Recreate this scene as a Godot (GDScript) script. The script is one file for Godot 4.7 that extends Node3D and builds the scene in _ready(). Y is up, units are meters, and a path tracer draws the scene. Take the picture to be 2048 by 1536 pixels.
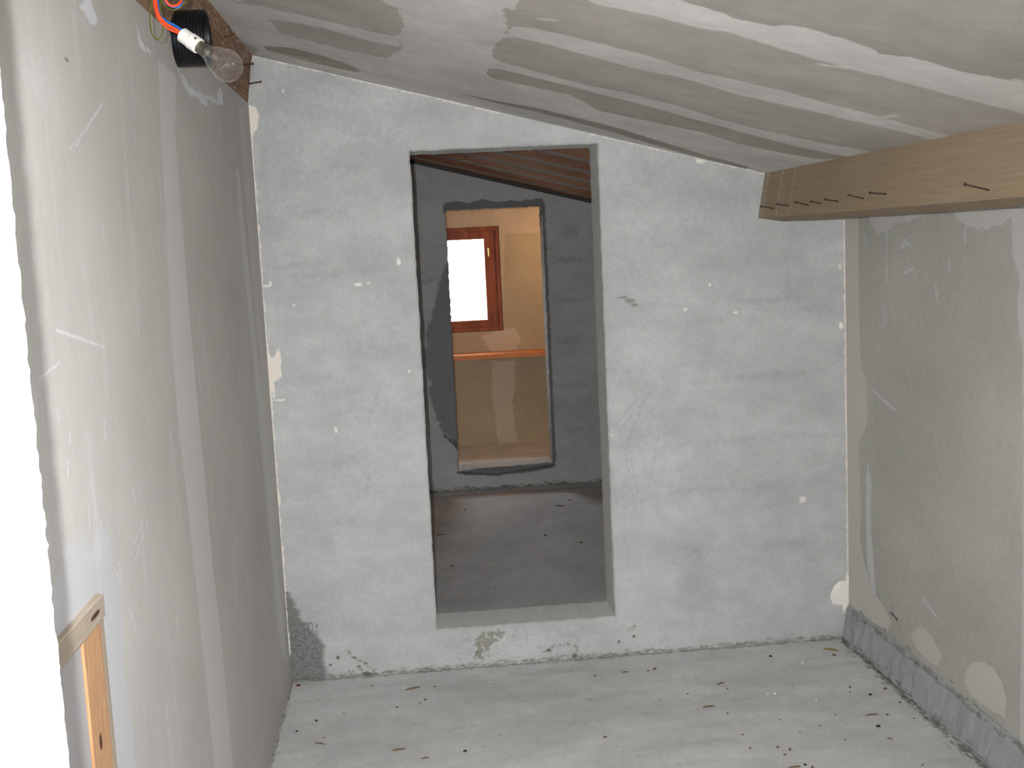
extends Node3D
# An unfinished attic room seen from its doorway by the light of a camera flash: rendered block wall with an
# opening into a second room, a second opening beyond it, and a third room with a window.
# World: metres, y up; the rendered block wall stands at z = 0, the floor at y = 0.

const XL := -0.5526        # face of the wall_left plasterboard
const XR := 1.7544         # face of the wall_right plasterboard
const RIDGE := 2.4494      # ceiling height at XL
const FALL := 0.264        # fall of the roof per metre of x
const ZN := 3.408          # room-side face of the doorway wall
const Z2 := -3.32          # far wall of the second room
const Z3 := -5.12          # far wall of the third room
const TH := 0.20           # block wall thickness

var rng := RandomNumberGenerator.new()
var names := {}

func ceil_y(x: float) -> float:
	return RIDGE - FALL * (x - XL)

# ---------------------------------------------------------------- nodes
func numbered(called: String) -> String:
	if not names.has(called):
		names[called] = 0
		return called
	names[called] += 1
	return "%s_%03d" % [called, names[called]]

func tag(o: Node3D, label: String, category: String, group := "") -> Node3D:
	o.set_meta("label", label)
	o.set_meta("category", category)
	if group != "":
		o.set_meta("group", group)
	return o

func thing(called: String, label: String, category: String, at := Vector3.ZERO, group := "") -> Node3D:
	var o := Node3D.new()
	o.name = numbered(called)
	add_child(o, true)
	o.position = at
	return tag(o, label, category, group)

func mesh_node(called: String, mesh: Mesh, m: Material, parent: Node3D = null) -> MeshInstance3D:
	var o := MeshInstance3D.new()
	o.name = called if parent else numbered(called)
	o.mesh = mesh
	o.material_override = m
	o.cast_shadow = GeometryInstance3D.SHADOW_CASTING_SETTING_ON
	if parent:
		parent.add_child(o, true)
	else:
		add_child(o, true)
	return o

func setting(called: String, mesh: Mesh, m: Material, label := "") -> MeshInstance3D:
	var o := mesh_node(called, mesh, m)
	o.set_meta("kind", "structure")
	if label != "":
		o.set_meta("label", label)
	return o

func setting_root(called: String, label := "") -> Node3D:
	var o := Node3D.new()
	o.name = numbered(called)
	add_child(o, true)
	o.set_meta("kind", "structure")
	if label != "":
		o.set_meta("label", label)
	return o

# ---------------------------------------------------------------- shapes
func start() -> SurfaceTool:
	var st := SurfaceTool.new()
	st.begin(Mesh.PRIMITIVE_TRIANGLES)
	st.set_smooth_group(-1)
	return st

func tri(st: SurfaceTool, a: Vector3, b: Vector3, c: Vector3, uvf: Callable) -> void:
	for p: Vector3 in [a, b, c]:
		st.set_uv(uvf.call(p))
		st.add_vertex(p)

func quad(st: SurfaceTool, a: Vector3, b: Vector3, c: Vector3, d: Vector3, uvf: Callable) -> void:
	tri(st, a, b, c, uvf)
	tri(st, a, c, d, uvf)

func done(st: SurfaceTool) -> ArrayMesh:
	st.generate_normals()
	return st.commit()

func plain_uv(p: Vector3) -> Vector2:
	return Vector2(p.x + p.z * 0.83, p.y + p.z * 0.41)

# box between two corners, its long edges chamfered by c
func box(lo: Vector3, hi: Vector3, uvf: Callable = plain_uv, c := 0.0) -> ArrayMesh:
	var st := start()
	if c <= 0.0:
		var v := [Vector3(lo.x, lo.y, lo.z), Vector3(hi.x, lo.y, lo.z), Vector3(hi.x, hi.y, lo.z), Vector3(lo.x, hi.y, lo.z), Vector3(lo.x, lo.y, hi.z), Vector3(hi.x, lo.y, hi.z), Vector3(hi.x, hi.y, hi.z), Vector3(lo.x, hi.y, hi.z)]
		for f: Array in [[4, 7, 6, 5], [1, 2, 3, 0], [0, 3, 7, 4], [5, 6, 2, 1], [7, 3, 2, 6], [0, 4, 5, 1]]:
			quad(st, v[f[0]], v[f[1]], v[f[2]], v[f[3]], uvf)
		return done(st)
	var pos := {}
	var mid := (lo + hi) / 2.0
	for sx in [-1, 1]:
		for sy in [-1, 1]:
			for sz in [-1, 1]:
				var corner := Vector3(hi.x if sx > 0 else lo.x, hi.y if sy > 0 else lo.y, hi.z if sz > 0 else lo.z)
				for ax in 3:
					var p := corner
					for k in 3:
						if k != ax:
							p[k] -= c * [sx, sy, sz][k]
					pos[[sx, sy, sz, ax]] = p
	for ax in 3:
		var u := (ax + 1) % 3
		var w := (ax + 2) % 3
		for s in [-1, 1]:
			var ring := []
			for q: Array in [[-1, -1], [1, -1], [1, 1], [-1, 1]]:
				var key := [0, 0, 0, ax]
				key[ax] = s
				key[u] = q[0]
				key[w] = q[1]
				ring.append(pos[key])
			facing(st, ring, mid, uvf)
	for ax in 3:                       # edge chamfers
		var u := (ax + 1) % 3
		var w := (ax + 2) % 3
		for su in [-1, 1]:
			for sw in [-1, 1]:
				var ring := []
				for q: Array in [[-1, u], [1, u], [1, w], [-1, w]]:
					var key := [0, 0, 0, q[1]]
					key[ax] = q[0]
					key[u] = su
					key[w] = sw
					ring.append(pos[key])
				facing(st, ring, mid, uvf)
	for sx in [-1, 1]:                 # corners
		for sy in [-1, 1]:
			for sz in [-1, 1]:
				facing(st, [pos[[sx, sy, sz, 0]], pos[[sx, sy, sz, 1]], pos[[sx, sy, sz, 2]]], mid, uvf)
	return done(st)

# a flat ring of points, wound so that it faces away from the point mid
func facing(st: SurfaceTool, ring: Array, mid: Vector3, uvf: Callable) -> void:
	var n: Vector3 = (ring[2] - ring[0]).cross(ring[1] - ring[0])
	if n.dot(ring[0] - mid) < 0.0:
		ring.reverse()
	for k in range(1, ring.size() - 1):
		tri(st, ring[0], ring[k], ring[k + 1], uvf)

# closed profile in the xy plane swept along z, with a wander of its corners
func sweep_z(profile: PackedVector2Array, z0: float, z1: float, steps: int, wander: float, uvf: Callable, rough := 0) -> ArrayMesh:
	var st := start()
	var noise := FastNoiseLite.new()
	noise.seed = 11 + rough
	noise.frequency = 2.5
	var n := profile.size()
	var ccw := not Geometry2D.is_polygon_clockwise(profile)
	var rings := []
	for k in steps + 1:
		var z := lerpf(z0, z1, float(k) / steps)
		var ring := PackedVector3Array()
		for i in n:
			var w := Vector2(noise.get_noise_2d(z * 4.0, i * 31.0), noise.get_noise_2d(z * 4.0, i * 31.0 + 500.0)) * wander
			ring.append(Vector3(profile[i].x + w.x, profile[i].y + w.y, z))
		rings.append(ring)
	for k in steps:
		var a: PackedVector3Array = rings[k]
		var b: PackedVector3Array = rings[k + 1]
		for i in n:
			var j := (i + 1) % n
			var flip := ccw == (z1 > z0)
			if flip:
				quad(st, a[i], b[i], b[j], a[j], uvf)
			else:
				quad(st, a[i], a[j], b[j], b[i], uvf)
	var t := Geometry2D.triangulate_polygon(profile)
	for e in [0, steps]:
		var r: PackedVector3Array = rings[e]
		for k in range(0, t.size(), 3):
			tri(st, r[t[k]], r[t[k + 1]], r[t[k + 2]], uvf)
	return done(st)

# smooth round tube through points
func tube(points: PackedVector3Array, r: float, sides := 8) -> ArrayMesh:
	var st := SurfaceTool.new()
	st.begin(Mesh.PRIMITIVE_TRIANGLES)
	st.set_smooth_group(0)
	var up := Vector3(0.13, 0.2, 0.97).normalized()
	var rings := []
	for k in points.size():
		var d := (points[mini(k + 1, points.size() - 1)] - points[maxi(k - 1, 0)]).normalized()
		var u := d.cross(up).normalized()
		var w := d.cross(u).normalized()
		var ring := []
		for i in sides:
			var a := TAU * i / sides
			ring.append(points[k] + (u * cos(a) + w * sin(a)) * r)
		rings.append(ring)
	for k in rings.size() - 1:
		for i in sides:
			var j := (i + 1) % sides
			quad(st, rings[k][i], rings[k + 1][i], rings[k + 1][j], rings[k][j], plain_uv)
	for e in [0, rings.size() - 1]:
		for i in range(1, sides - 1):
			if e == 0:
				tri(st, rings[e][0], rings[e][i], rings[e][i + 1], plain_uv)
			else:
				tri(st, rings[e][0], rings[e][i + 1], rings[e][i], plain_uv)
	return done(st)

func curve(points: Array, per := 10) -> PackedVector3Array:
	var out := PackedVector3Array()
	for k in points.size() - 1:
		var p0: Vector3 = points[maxi(k - 1, 0)]
		var p3: Vector3 = points[mini(k + 2, points.size() - 1)]
		for i in per:
			out.append((points[k] as Vector3).cubic_interpolate(points[k + 1], p0, p3, float(i) / per))
	out.append(points[points.size() - 1])
	return out

# profile of (radius, height) turned about the y axis
func lathe(profile: PackedVector2Array, sides := 24, smooth := true) -> ArrayMesh:
	var st := SurfaceTool.new()
	st.begin(Mesh.PRIMITIVE_TRIANGLES)
	st.set_smooth_group(0 if smooth else -1)
	for k in profile.size() - 1:
		for i in sides:
			var a := TAU * i / sides
			var b := TAU * (i + 1) / sides
			var p := profile[k]
			var q := profile[k + 1]
			var v := [Vector3(p.x * cos(a), p.y, p.x * sin(a)), Vector3(q.x * cos(a), q.y, q.x * sin(a)), Vector3(q.x * cos(b), q.y, q.x * sin(b)), Vector3(p.x * cos(b), p.y, p.x * sin(b))]
			if q.x > 1e-5:
				tri(st, v[0], v[1], v[2], plain_uv)
			if p.x > 1e-5:
				tri(st, v[0], v[2], v[3], plain_uv)
	return done(st)

# a flat outline given thickness: outline in the plane spanned by u and v about at, its proud face domed by dome
func lump(outline: PackedVector2Array, at: Vector3, u: Vector3, v: Vector3, thick: float, taper := 0.75) -> ArrayMesh:
	var st := start()
	var n := u.cross(v).normalized()
	var c := Vector2.ZERO
	for p in outline:
		c += p
	c /= outline.size()
	var mid := at + u * c.x + v * c.y
	var k := outline.size()
	for i in k:
		var a := outline[i]
		var b := outline[(i + 1) % k]
		var a2 := c + (a - c) * taper
		var b2 := c + (b - c) * taper
		var A := at + u * a.x + v * a.y
		var B := at + u * b.x + v * b.y
		var A2 := at + u * a2.x + v * a2.y + n * thick
		var B2 := at + u * b2.x + v * b2.y + n * thick
		facing(st, [A, B, B2, A2], mid, plain_uv)
		facing(st, [A2, B2, mid + n * thick * 1.15], mid, plain_uv)
		facing(st, [A, B, mid - n * 0.0004], mid + n * thick, plain_uv)
	return done(st)

# ---------------------------------------------------------------- painted surfaces (colour of the matter, in places toned to stand in for light)
class Canvas:
	var w: int
	var h: int
	var x0: float
	var y0: float
	var sx: float
	var sy: float
	var r: PackedFloat32Array
	var g: PackedFloat32Array
	var b: PackedFloat32Array
	var edge := FastNoiseLite.new()
	var dice := RandomNumberGenerator.new()

	func _init(x_from: float, x_to: float, y_from: float, y_to: float, wide: int, high: int, c: Color, s: int):
		w = wide
		h = high
		x0 = x_from
		y0 = y_from
		sx = wide / (x_to - x_from)
		sy = high / (y_to - y_from)
		for a in 3:
			var f := PackedFloat32Array()
			f.resize(w * h)
			f.fill([c.r, c.g, c.b][a])
			if a == 0: r = f
			elif a == 1: g = f
			else: b = f
		edge.seed = s
		edge.frequency = 0.06
		edge.fractal_octaves = 3
		dice.seed = s

	func uv(x: float, y: float) -> Vector2:
		return Vector2((x - x0) * sx / w, (y - y0) * sy / h)

	func dab(i: int, c: Color, a: float) -> void:
		r[i] += (c.r - r[i]) * a
		g[i] += (c.g - g[i]) * a
		b[i] += (c.b - b[i]) * a

	# grain of the matter: each entry is [period in metres across, period up, strength, sharpness]
	func grain(entries: Array) -> void:
		for e: Array in entries:
			var f := FastNoiseLite.new()
			f.seed = dice.randi() % 9999
			f.frequency = 1.0 / maxf(1.5, float(e[0]) * sx)
			f.fractal_octaves = 4 if e[0] > 0.02 else 2
			var squash: float = (e[1] * sy) / (e[0] * sx)
			var high := maxi(2, int(h / squash) + 1)
			var im := f.get_image(w, high, false, false, false)
			if high != h:
				im.resize(w, h, Image.INTERPOLATE_CUBIC)
			var d := im.get_data()
			var k: float = e[2] / 64.0
			for i in w * h:
				var t := 1.0 + (d[i] - 128) * k
				r[i] *= t
				g[i] *= t
				b[i] *= t

	# filled outline (flat list x, y, x, y ... in metres), its edge ragged by jag and feathered by soft (metres), scanned along rows or columns
	func poly(flat: Array, c: Color, a := 1.0, jag := 0.004, soft := 0.003, columns := false, holes := 0.0) -> void:
		var corners := flat.size() / 2
		var px := PackedFloat32Array()
		var py := PackedFloat32Array()
		for i in corners:
			var j := (i + 1) % corners
			var a0 := Vector2(flat[i * 2], flat[i * 2 + 1])
			var a1 := Vector2(flat[j * 2], flat[j * 2 + 1])
			var cuts_n := maxi(1, int((a1 - a0).length() / 0.012))
			for k in cuts_n:
				var p := a0.lerp(a1, float(k) / cuts_n)
				var wave := Vector2(edge.get_noise_2d(p.x * 330.0, p.y * 330.0), edge.get_noise_2d(p.x * 330.0 + 800.0, p.y * 330.0)) * jag * 2.2
				px.append((p.x + wave.x - x0) * sx)
				py.append((p.y + wave.y - y0) * sy)
		var n := px.size()
		if columns:
			var t := px
			px = py
			py = t
		var lo := 1e9
		var hi := -1e9
		for v in py:
			lo = minf(lo, v)
			hi = maxf(hi, v)
		var span := w if not columns else h
		var last := h if not columns else w
		var res := sx if not columns else sy
		var fe := maxf(0.5, soft * res)
		for row in range(maxi(0, int(lo)), mini(last, int(hi) + 2)):
			var yy := row + 0.5
			var cuts: Array[float] = []
			for i in n:
				var j := (i + 1) % n
				if (py[i] <= yy) != (py[j] <= yy):
					var x := px[i] + (yy - py[i]) / (py[j] - py[i]) * (px[j] - px[i])
					cuts.append(x + edge.get_noise_2d(row * 2.0, x * 0.2) * jag * res)
			cuts.sort()
			for k in range(0, cuts.size() - 1, 2):
				var p := cuts[k]
				var q := cuts[k + 1]
				for x in range(maxi(0, int(p - fe)), mini(span, int(q + fe) + 1)):
					var cover := clampf(minf(x + 0.5 - p, q - x - 0.5) / fe * 0.5 + 0.5, 0.0, 1.0)
					var i := row * w + x if not columns else x * w + row
					if holes > 0.0:
						cover *= clampf(0.5 + (edge.get_noise_2d(x * 1.3, row * 1.3) + 0.35 - holes) * 4.0, 0.0, 1.0)
					dab(i, c, cover * a)

	# thin stroke, fading out along its length in broken bristle lines
	func stroke(xa: float, ya: float, xb: float, yb: float, wide: float, c: Color, a := 0.6, broken := 0.3) -> void:
		var A := Vector2((xa - x0) * sx, (ya - y0) * sy)
		var B := Vector2((xb - x0) * sx, (yb - y0) * sy)
		var hx := maxf(0.6, wide * sx / 2.0)
		var hy := maxf(0.6, wide * sy / 2.0)
		var steps := maxi(2, int((B - A).length() * 1.5))
		var seed_y := dice.randf() * 1000.0
		for s in steps + 1:
			var t := float(s) / steps
			var p := A.lerp(B, t)
			var k := clampf(0.5 + (edge.get_noise_2d(s * 1.1, seed_y) + 0.5 - broken) * 2.5, 0.0, 1.0)
			if k <= 0.02:
				continue
			for yy in range(maxi(0, int(p.y - hy)), mini(h, int(p.y + hy) + 1)):
				for xx in range(maxi(0, int(p.x - hx)), mini(w, int(p.x + hx) + 1)):
					var q := Vector2((xx + 0.5 - p.x) / hx, (yy + 0.5 - p.y) / hy).length()
					if q < 1.0:
						dab(yy * w + xx, c, a * k * (1.0 - q * q) * 0.5)

	# mottled stain of an uneven outline
	func stain(x: float, y: float, rx: float, ry: float, c: Color, a := 0.5, ragged := 0.6, soft := 0.5) -> void:
		var cx := (x - x0) * sx
		var cy := (y - y0) * sy
		var ax := maxf(0.7, rx * sx)
		var ay := maxf(0.7, ry * sy)
		var off := dice.randf() * 3000.0
		for yy in range(maxi(0, int(cy - ay * 1.5)), mini(h, int(cy + ay * 1.5) + 1)):
			for xx in range(maxi(0, int(cx - ax * 1.5)), mini(w, int(cx + ax * 1.5) + 1)):
				var q := Vector2((xx + 0.5 - cx) / ax, (yy + 0.5 - cy) / ay).length()
				q += edge.get_noise_2d(xx + off, yy) * ragged
				var k := clampf((1.0 - q) / soft, 0.0, 1.0)
				if k > 0.0:
					dab(yy * w + xx, c, k * a)

	func specks(count: int, xa: float, xb: float, ya: float, yb: float, small: float, large: float, c: Color, a := 0.7) -> void:
		for i in count:
			stain(dice.randf_range(xa, xb), dice.randf_range(ya, yb), dice.randf_range(small, large), dice.randf_range(small, large), c, a, 0.5, 0.5)

	func texture() -> ImageTexture:
		var d := PackedByteArray()
		d.resize(w * h * 3)
		for i in w * h:
			d[i * 3] = int(clampf(r[i], 0.0, 1.0) * 255.0)
			d[i * 3 + 1] = int(clampf(g[i], 0.0, 1.0) * 255.0)
			d[i * 3 + 2] = int(clampf(b[i], 0.0, 1.0) * 255.0)
		return ImageTexture.create_from_image(Image.create_from_data(w, h, false, Image.FORMAT_RGB8, d))

func mat(c: Color, rough := 0.9, metal := 0.0) -> StandardMaterial3D:
	var m := StandardMaterial3D.new()
	m.albedo_color = c
	m.roughness = rough
	m.metallic = metal
	m.metallic_specular = 0.35
	return m

func painted(t: Texture2D, rough := 0.92) -> StandardMaterial3D:
	var m := mat(Color.WHITE, rough)
	m.albedo_texture = t
	return m

# colours of the matter (sRGB)
const BOARD := Color(0.70, 0.684, 0.662)      # bare plasterboard paper
const FILLER := Color(0.79, 0.778, 0.768)     # dried joint compound
const FILLER_COOL := Color(0.79, 0.795, 0.805)  # thin white filler smear
const PLASTER := Color(0.86, 0.83, 0.79)       # cream bonding plaster
const CEMENT := Color(0.685, 0.69, 0.685)        # cement render
const CEMENT_DARK := Color(0.40, 0.41, 0.41)
const DIRT := Color(0.36, 0.35, 0.32)

# wood: long fibres along v
func wood_texture(light: Color, dark: Color, w: int, h: int, s: int, rings: float, knots: Array = []) -> ImageTexture:
	var im := Image.create(w, h, false, Image.FORMAT_RGB8)
	var f := FastNoiseLite.new()
	f.seed = s
	f.frequency = 0.01
	f.fractal_octaves = 3
	for y in h:
		for x in w:
			var bend := 0.0
			var core := 0.0
			for kn: Array in knots:
				var q := Vector2((x - kn[0] * w) / (kn[2] * w), (y - kn[1] * h) / (kn[2] * w * 1.3))
				var l := q.length()
				bend += exp(-l * l * 0.35) * 2.2
				core = maxf(core, clampf((1.0 - l) * 3.0, 0.0, 1.0))
			var v := f.get_noise_2d(x * 3.0, y * 0.18) * 2.4 + x * rings / w + bend
			var ring := pow(0.5 + 0.5 * sin(v * TAU), 1.6)
			var fibre := f.get_noise_2d(x * 38.0, y * 0.9 + 700.0)
			var t := clampf(ring * 0.5 + 0.25 + fibre * 0.4, 0.0, 1.0)
			var c := dark.lerp(light, t)
			if core > 0.0:
				c = c.lerp(dark * Color(0.45, 0.36, 0.32), core)
			im.set_pixel(x, y, c)
	return ImageTexture.create_from_image(im)

# ---------------------------------------------------------------- block wall with an opening
func opened_wall(z0: float, z1: float, x0: float, x1: float, foot: float, op: Rect2, wob: float, s: int, uvf: Callable, chamfer := 0.006, over := 0.03, step := 0.02, reveal_uv: Array = []) -> ArrayMesh:
	var st := start()
	var f := FastNoiseLite.new()
	f.seed = s
	f.frequency = 3.0
	f.fractal_octaves = 4
	var lo := op.position
	var hi := op.end
	var loop := PackedVector2Array()       # round the opening: left side up, top, right side down, sill
	var outward := PackedVector2Array()
	var sides := [[lo, Vector2(lo.x, hi.y), Vector2(-1, 0)], [Vector2(lo.x, hi.y), hi, Vector2(0, 1)], [hi, Vector2(hi.x, lo.y), Vector2(1, 0)], [Vector2(hi.x, lo.y), lo, Vector2(0, -1)]]
	var starts := []
	for sd: Array in sides:
		var a: Vector2 = sd[0]
		var b: Vector2 = sd[1]
		var n := maxi(8, int((b - a).length() / step))
		starts.append(loop.size())
		for i in n:
			var p := a.lerp(b, float(i) / n)
			var o: Vector2 = sd[2]
			if i == 0:
				o = (o + Vector2(-sd[2].y, sd[2].x)).normalized() * 1.2
				match starts.size():
					1: o = Vector2(-1, -1)
					2: o = Vector2(-1, 1)
					3: o = Vector2(1, 1)
					4: o = Vector2(1, -1)
			else:
				p += o * f.get_noise_2d(p.x * 17.0, p.y * 17.0) * wob
			loop.append(p)
			outward.append(o)
	var n := loop.size()
	var rim := PackedVector2Array()
	for i in n:
		rim.append(loop[i] + outward[i] * chamfer * (1.0 + 0.7 * f.get_noise_1d(i * 1.7)))
	# front and back sheets in four pieces
	for sheet in 2:
		var z := z0 if sheet == 0 else z1
		var ring := rim if sheet == 0 else loop
		var cut := func(from: int, to: int) -> Array:
			var out := []
			var i := from
			while true:
				out.append(ring[i % n])
				if i % n == to % n:
					break
				i += 1
			return out
		var A: Vector2 = ring[starts[0]]
		var B: Vector2 = ring[starts[1]]
		var C: Vector2 = ring[starts[2]]
		var D: Vector2 = ring[starts[3]]
		var pieces := []
		var pl: Array = [Vector2(A.x, foot), Vector2(x0, foot), Vector2(x0, ceil_y(x0) + over), Vector2(B.x, ceil_y(B.x) + over)]
		var side: Array = cut.call(starts[0], starts[1])
		side.reverse()
		pieces.append(pl + side)
		var pt: Array = [Vector2(B.x, ceil_y(B.x) + over), Vector2(C.x, ceil_y(C.x) + over)]
		side = cut.call(starts[1], starts[2])
		side.reverse()
		pieces.append(pt + side)
		var pr: Array = [Vector2(C.x, ceil_y(C.x) + over), Vector2(x1, ceil_y(x1) + over), Vector2(x1, foot), Vector2(D.x, foot)]
		side = cut.call(starts[2], starts[3])
		side.reverse()
		pieces.append(pr + side)
		if lo.y - foot > 0.01:
			var pb: Array = [Vector2(D.x, foot), Vector2(A.x, foot)]
			side = cut.call(starts[3], starts[0] + n)
			side.reverse()
			pieces.append(pb + side)
		for pc: Array in pieces:
			var pv := PackedVector2Array(pc)
			var t := Geometry2D.triangulate_polygon(pv)
			for k in range(0, t.size(), 3):
				facing(st, [Vector3(pv[t[k]].x, pv[t[k]].y, z), Vector3(pv[t[k + 1]].x, pv[t[k + 1]].y, z), Vector3(pv[t[k + 2]].x, pv[t[k + 2]].y, z)], Vector3(0, 1, (z0 + z1) / 2.0), uvf)
	# reveals
	var zc := z0 + signf(z1 - z0) * chamfer
	var centre := Vector3((lo.x + hi.x) / 2.0, (lo.y + hi.y) / 2.0, (z0 + z1) / 2.0)
	for i in n:
		var j := (i + 1) % n
		var bands := [[rim[i], rim[j], z0, loop[i], loop[j], zc], [loop[i], loop[j], zc, loop[i], loop[j], z1]]
		for bd: Array in bands:
			var ring := [Vector3(bd[0].x, bd[0].y, bd[2]), Vector3(bd[1].x, bd[1].y, bd[2]), Vector3(bd[4].x, bd[4].y, bd[5]), Vector3(bd[3].x, bd[3].y, bd[5])]
			facing(st, ring, centre, reveal_uv[0] if reveal_uv.size() and bd[5] == z1 else uvf)
	# outer edges
	var box_ring := [Vector2(x0, foot), Vector2(x0, ceil_y(x0) + over), Vector2(x1, ceil_y(x1) + over), Vector2(x1, foot)]
	for i in 4:
		var a: Vector2 = box_ring[i]
		var b: Vector2 = box_ring[(i + 1) % 4]
		facing(st, [Vector3(a.x, a.y, z0), Vector3(b.x, b.y, z0), Vector3(b.x, b.y, z1), Vector3(a.x, a.y, z1)], centre, uvf)
	return done(st)

# a sheet between two corners of a sloping roof: from x0 to x1 and z0 to z1, thick upwards
func roof_slab(x0: float, x1: float, z0: float, z1: float, under: float, thick: float, uvf: Callable) -> ArrayMesh:
	var st := start()
	var v := []
	for y: float in [under, under + thick]:
		for q: Array in [[x0, z0], [x1, z0], [x1, z1], [x0, z1]]:
			v.append(Vector3(q[0], ceil_y(q[0]) + y, q[1]))
	var mid := Vector3.ZERO
	for p: Vector3 in v:
		mid += p / 8.0
	for f: Array in [[0, 1, 2, 3], [4, 5, 6, 7], [0, 1, 5, 4], [1, 2, 6, 5], [2, 3, 7, 6], [3, 0, 4, 7]]:
		facing(st, [v[f[0]], v[f[1]], v[f[2]], v[f[3]]], mid, uvf)
	return done(st)

func _ready() -> void:
	rng.seed = 4
	# ------------------------------------------------------------ camera
	var cam := Camera3D.new()
	cam.name = "camera"
	add_child(cam)
	cam.basis = Basis(Vector3(0, 1, 0), -0.0875) * Basis(Vector3(1, 0, 0), -0.1246) * Basis(Vector3(0, 0, 1), -0.0475)
	cam.position = Vector3(0, 1.7075, 4.4534)
	cam.fov = 37.2414
	cam.near = 0.02
	cam.current = true
	# ------------------------------------------------------------ sky and exposure: white overcast day
	var env := Environment.new()
	env.background_mode = Environment.BG_SKY
	var sky := Sky.new()
	var sm := ProceduralSkyMaterial.new()
	sm.sky_top_color = Color(0.96, 0.98, 1.0)
	sm.sky_horizon_color = Color(1.0, 1.0, 1.0)
	sm.ground_bottom_color = Color(0.62, 0.62, 0.6)
	sm.ground_horizon_color = Color(0.8, 0.8, 0.78)
	sky.sky_material = sm
	env.sky = sky
	env.background_energy_multiplier = SKY_LIGHT
	env.tonemap_mode = Environment.TONE_MAPPER_LINEAR
	env.tonemap_exposure = 1.0
	env.sdfgi_enabled = true
	env.ssao_enabled = true
	env.ssil_enabled = true
	var we := WorldEnvironment.new()
	we.name = "environment"
	we.environment = env
	add_child(we)
	# ------------------------------------------------------------ the flash of the camera, beside and above its lens
	var flash := SpotLight3D.new()
	flash.name = "flash"
	add_child(flash)
	flash.position = cam.position + cam.basis * Vector3(-0.040, 0.036, 0.0)
	flash.basis = cam.basis
	flash.light_energy = FLASH
	flash.light_color = Color(1.0, 1.0, 1.0)
	flash.light_size = 0.01
	flash.spot_angle = 46.0
	flash.spot_angle_attenuation = 1.0
	flash.spot_range = 30.0
	flash.spot_attenuation = 2.0
	flash.shadow_enabled = true

	build_shell()
	build_second_room()
	build_third_room()
	build_landing()
	build_beams()
	build_bulb()
	build_hatch()
	build_lumps()
	build_debris()

const SKY_LIGHT := 26.0
const FLASH := 11.0

# ---------------------------------------------------------------- room 1
func cement_canvas(x0: float, x1: float, y0: float, y1: float, w: int, h: int, s: int, tone := CEMENT) -> Canvas:
	var c := Canvas.new(x0, x1, y0, y1, w, h, tone, s)
	c.grain([[0.5, 0.3, 0.035], [0.12, 0.09, 0.02], [0.03, 0.03, 0.012], [0.008, 0.008, 0.02], [0.004, 0.004, 0.03]])
	return c

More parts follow.
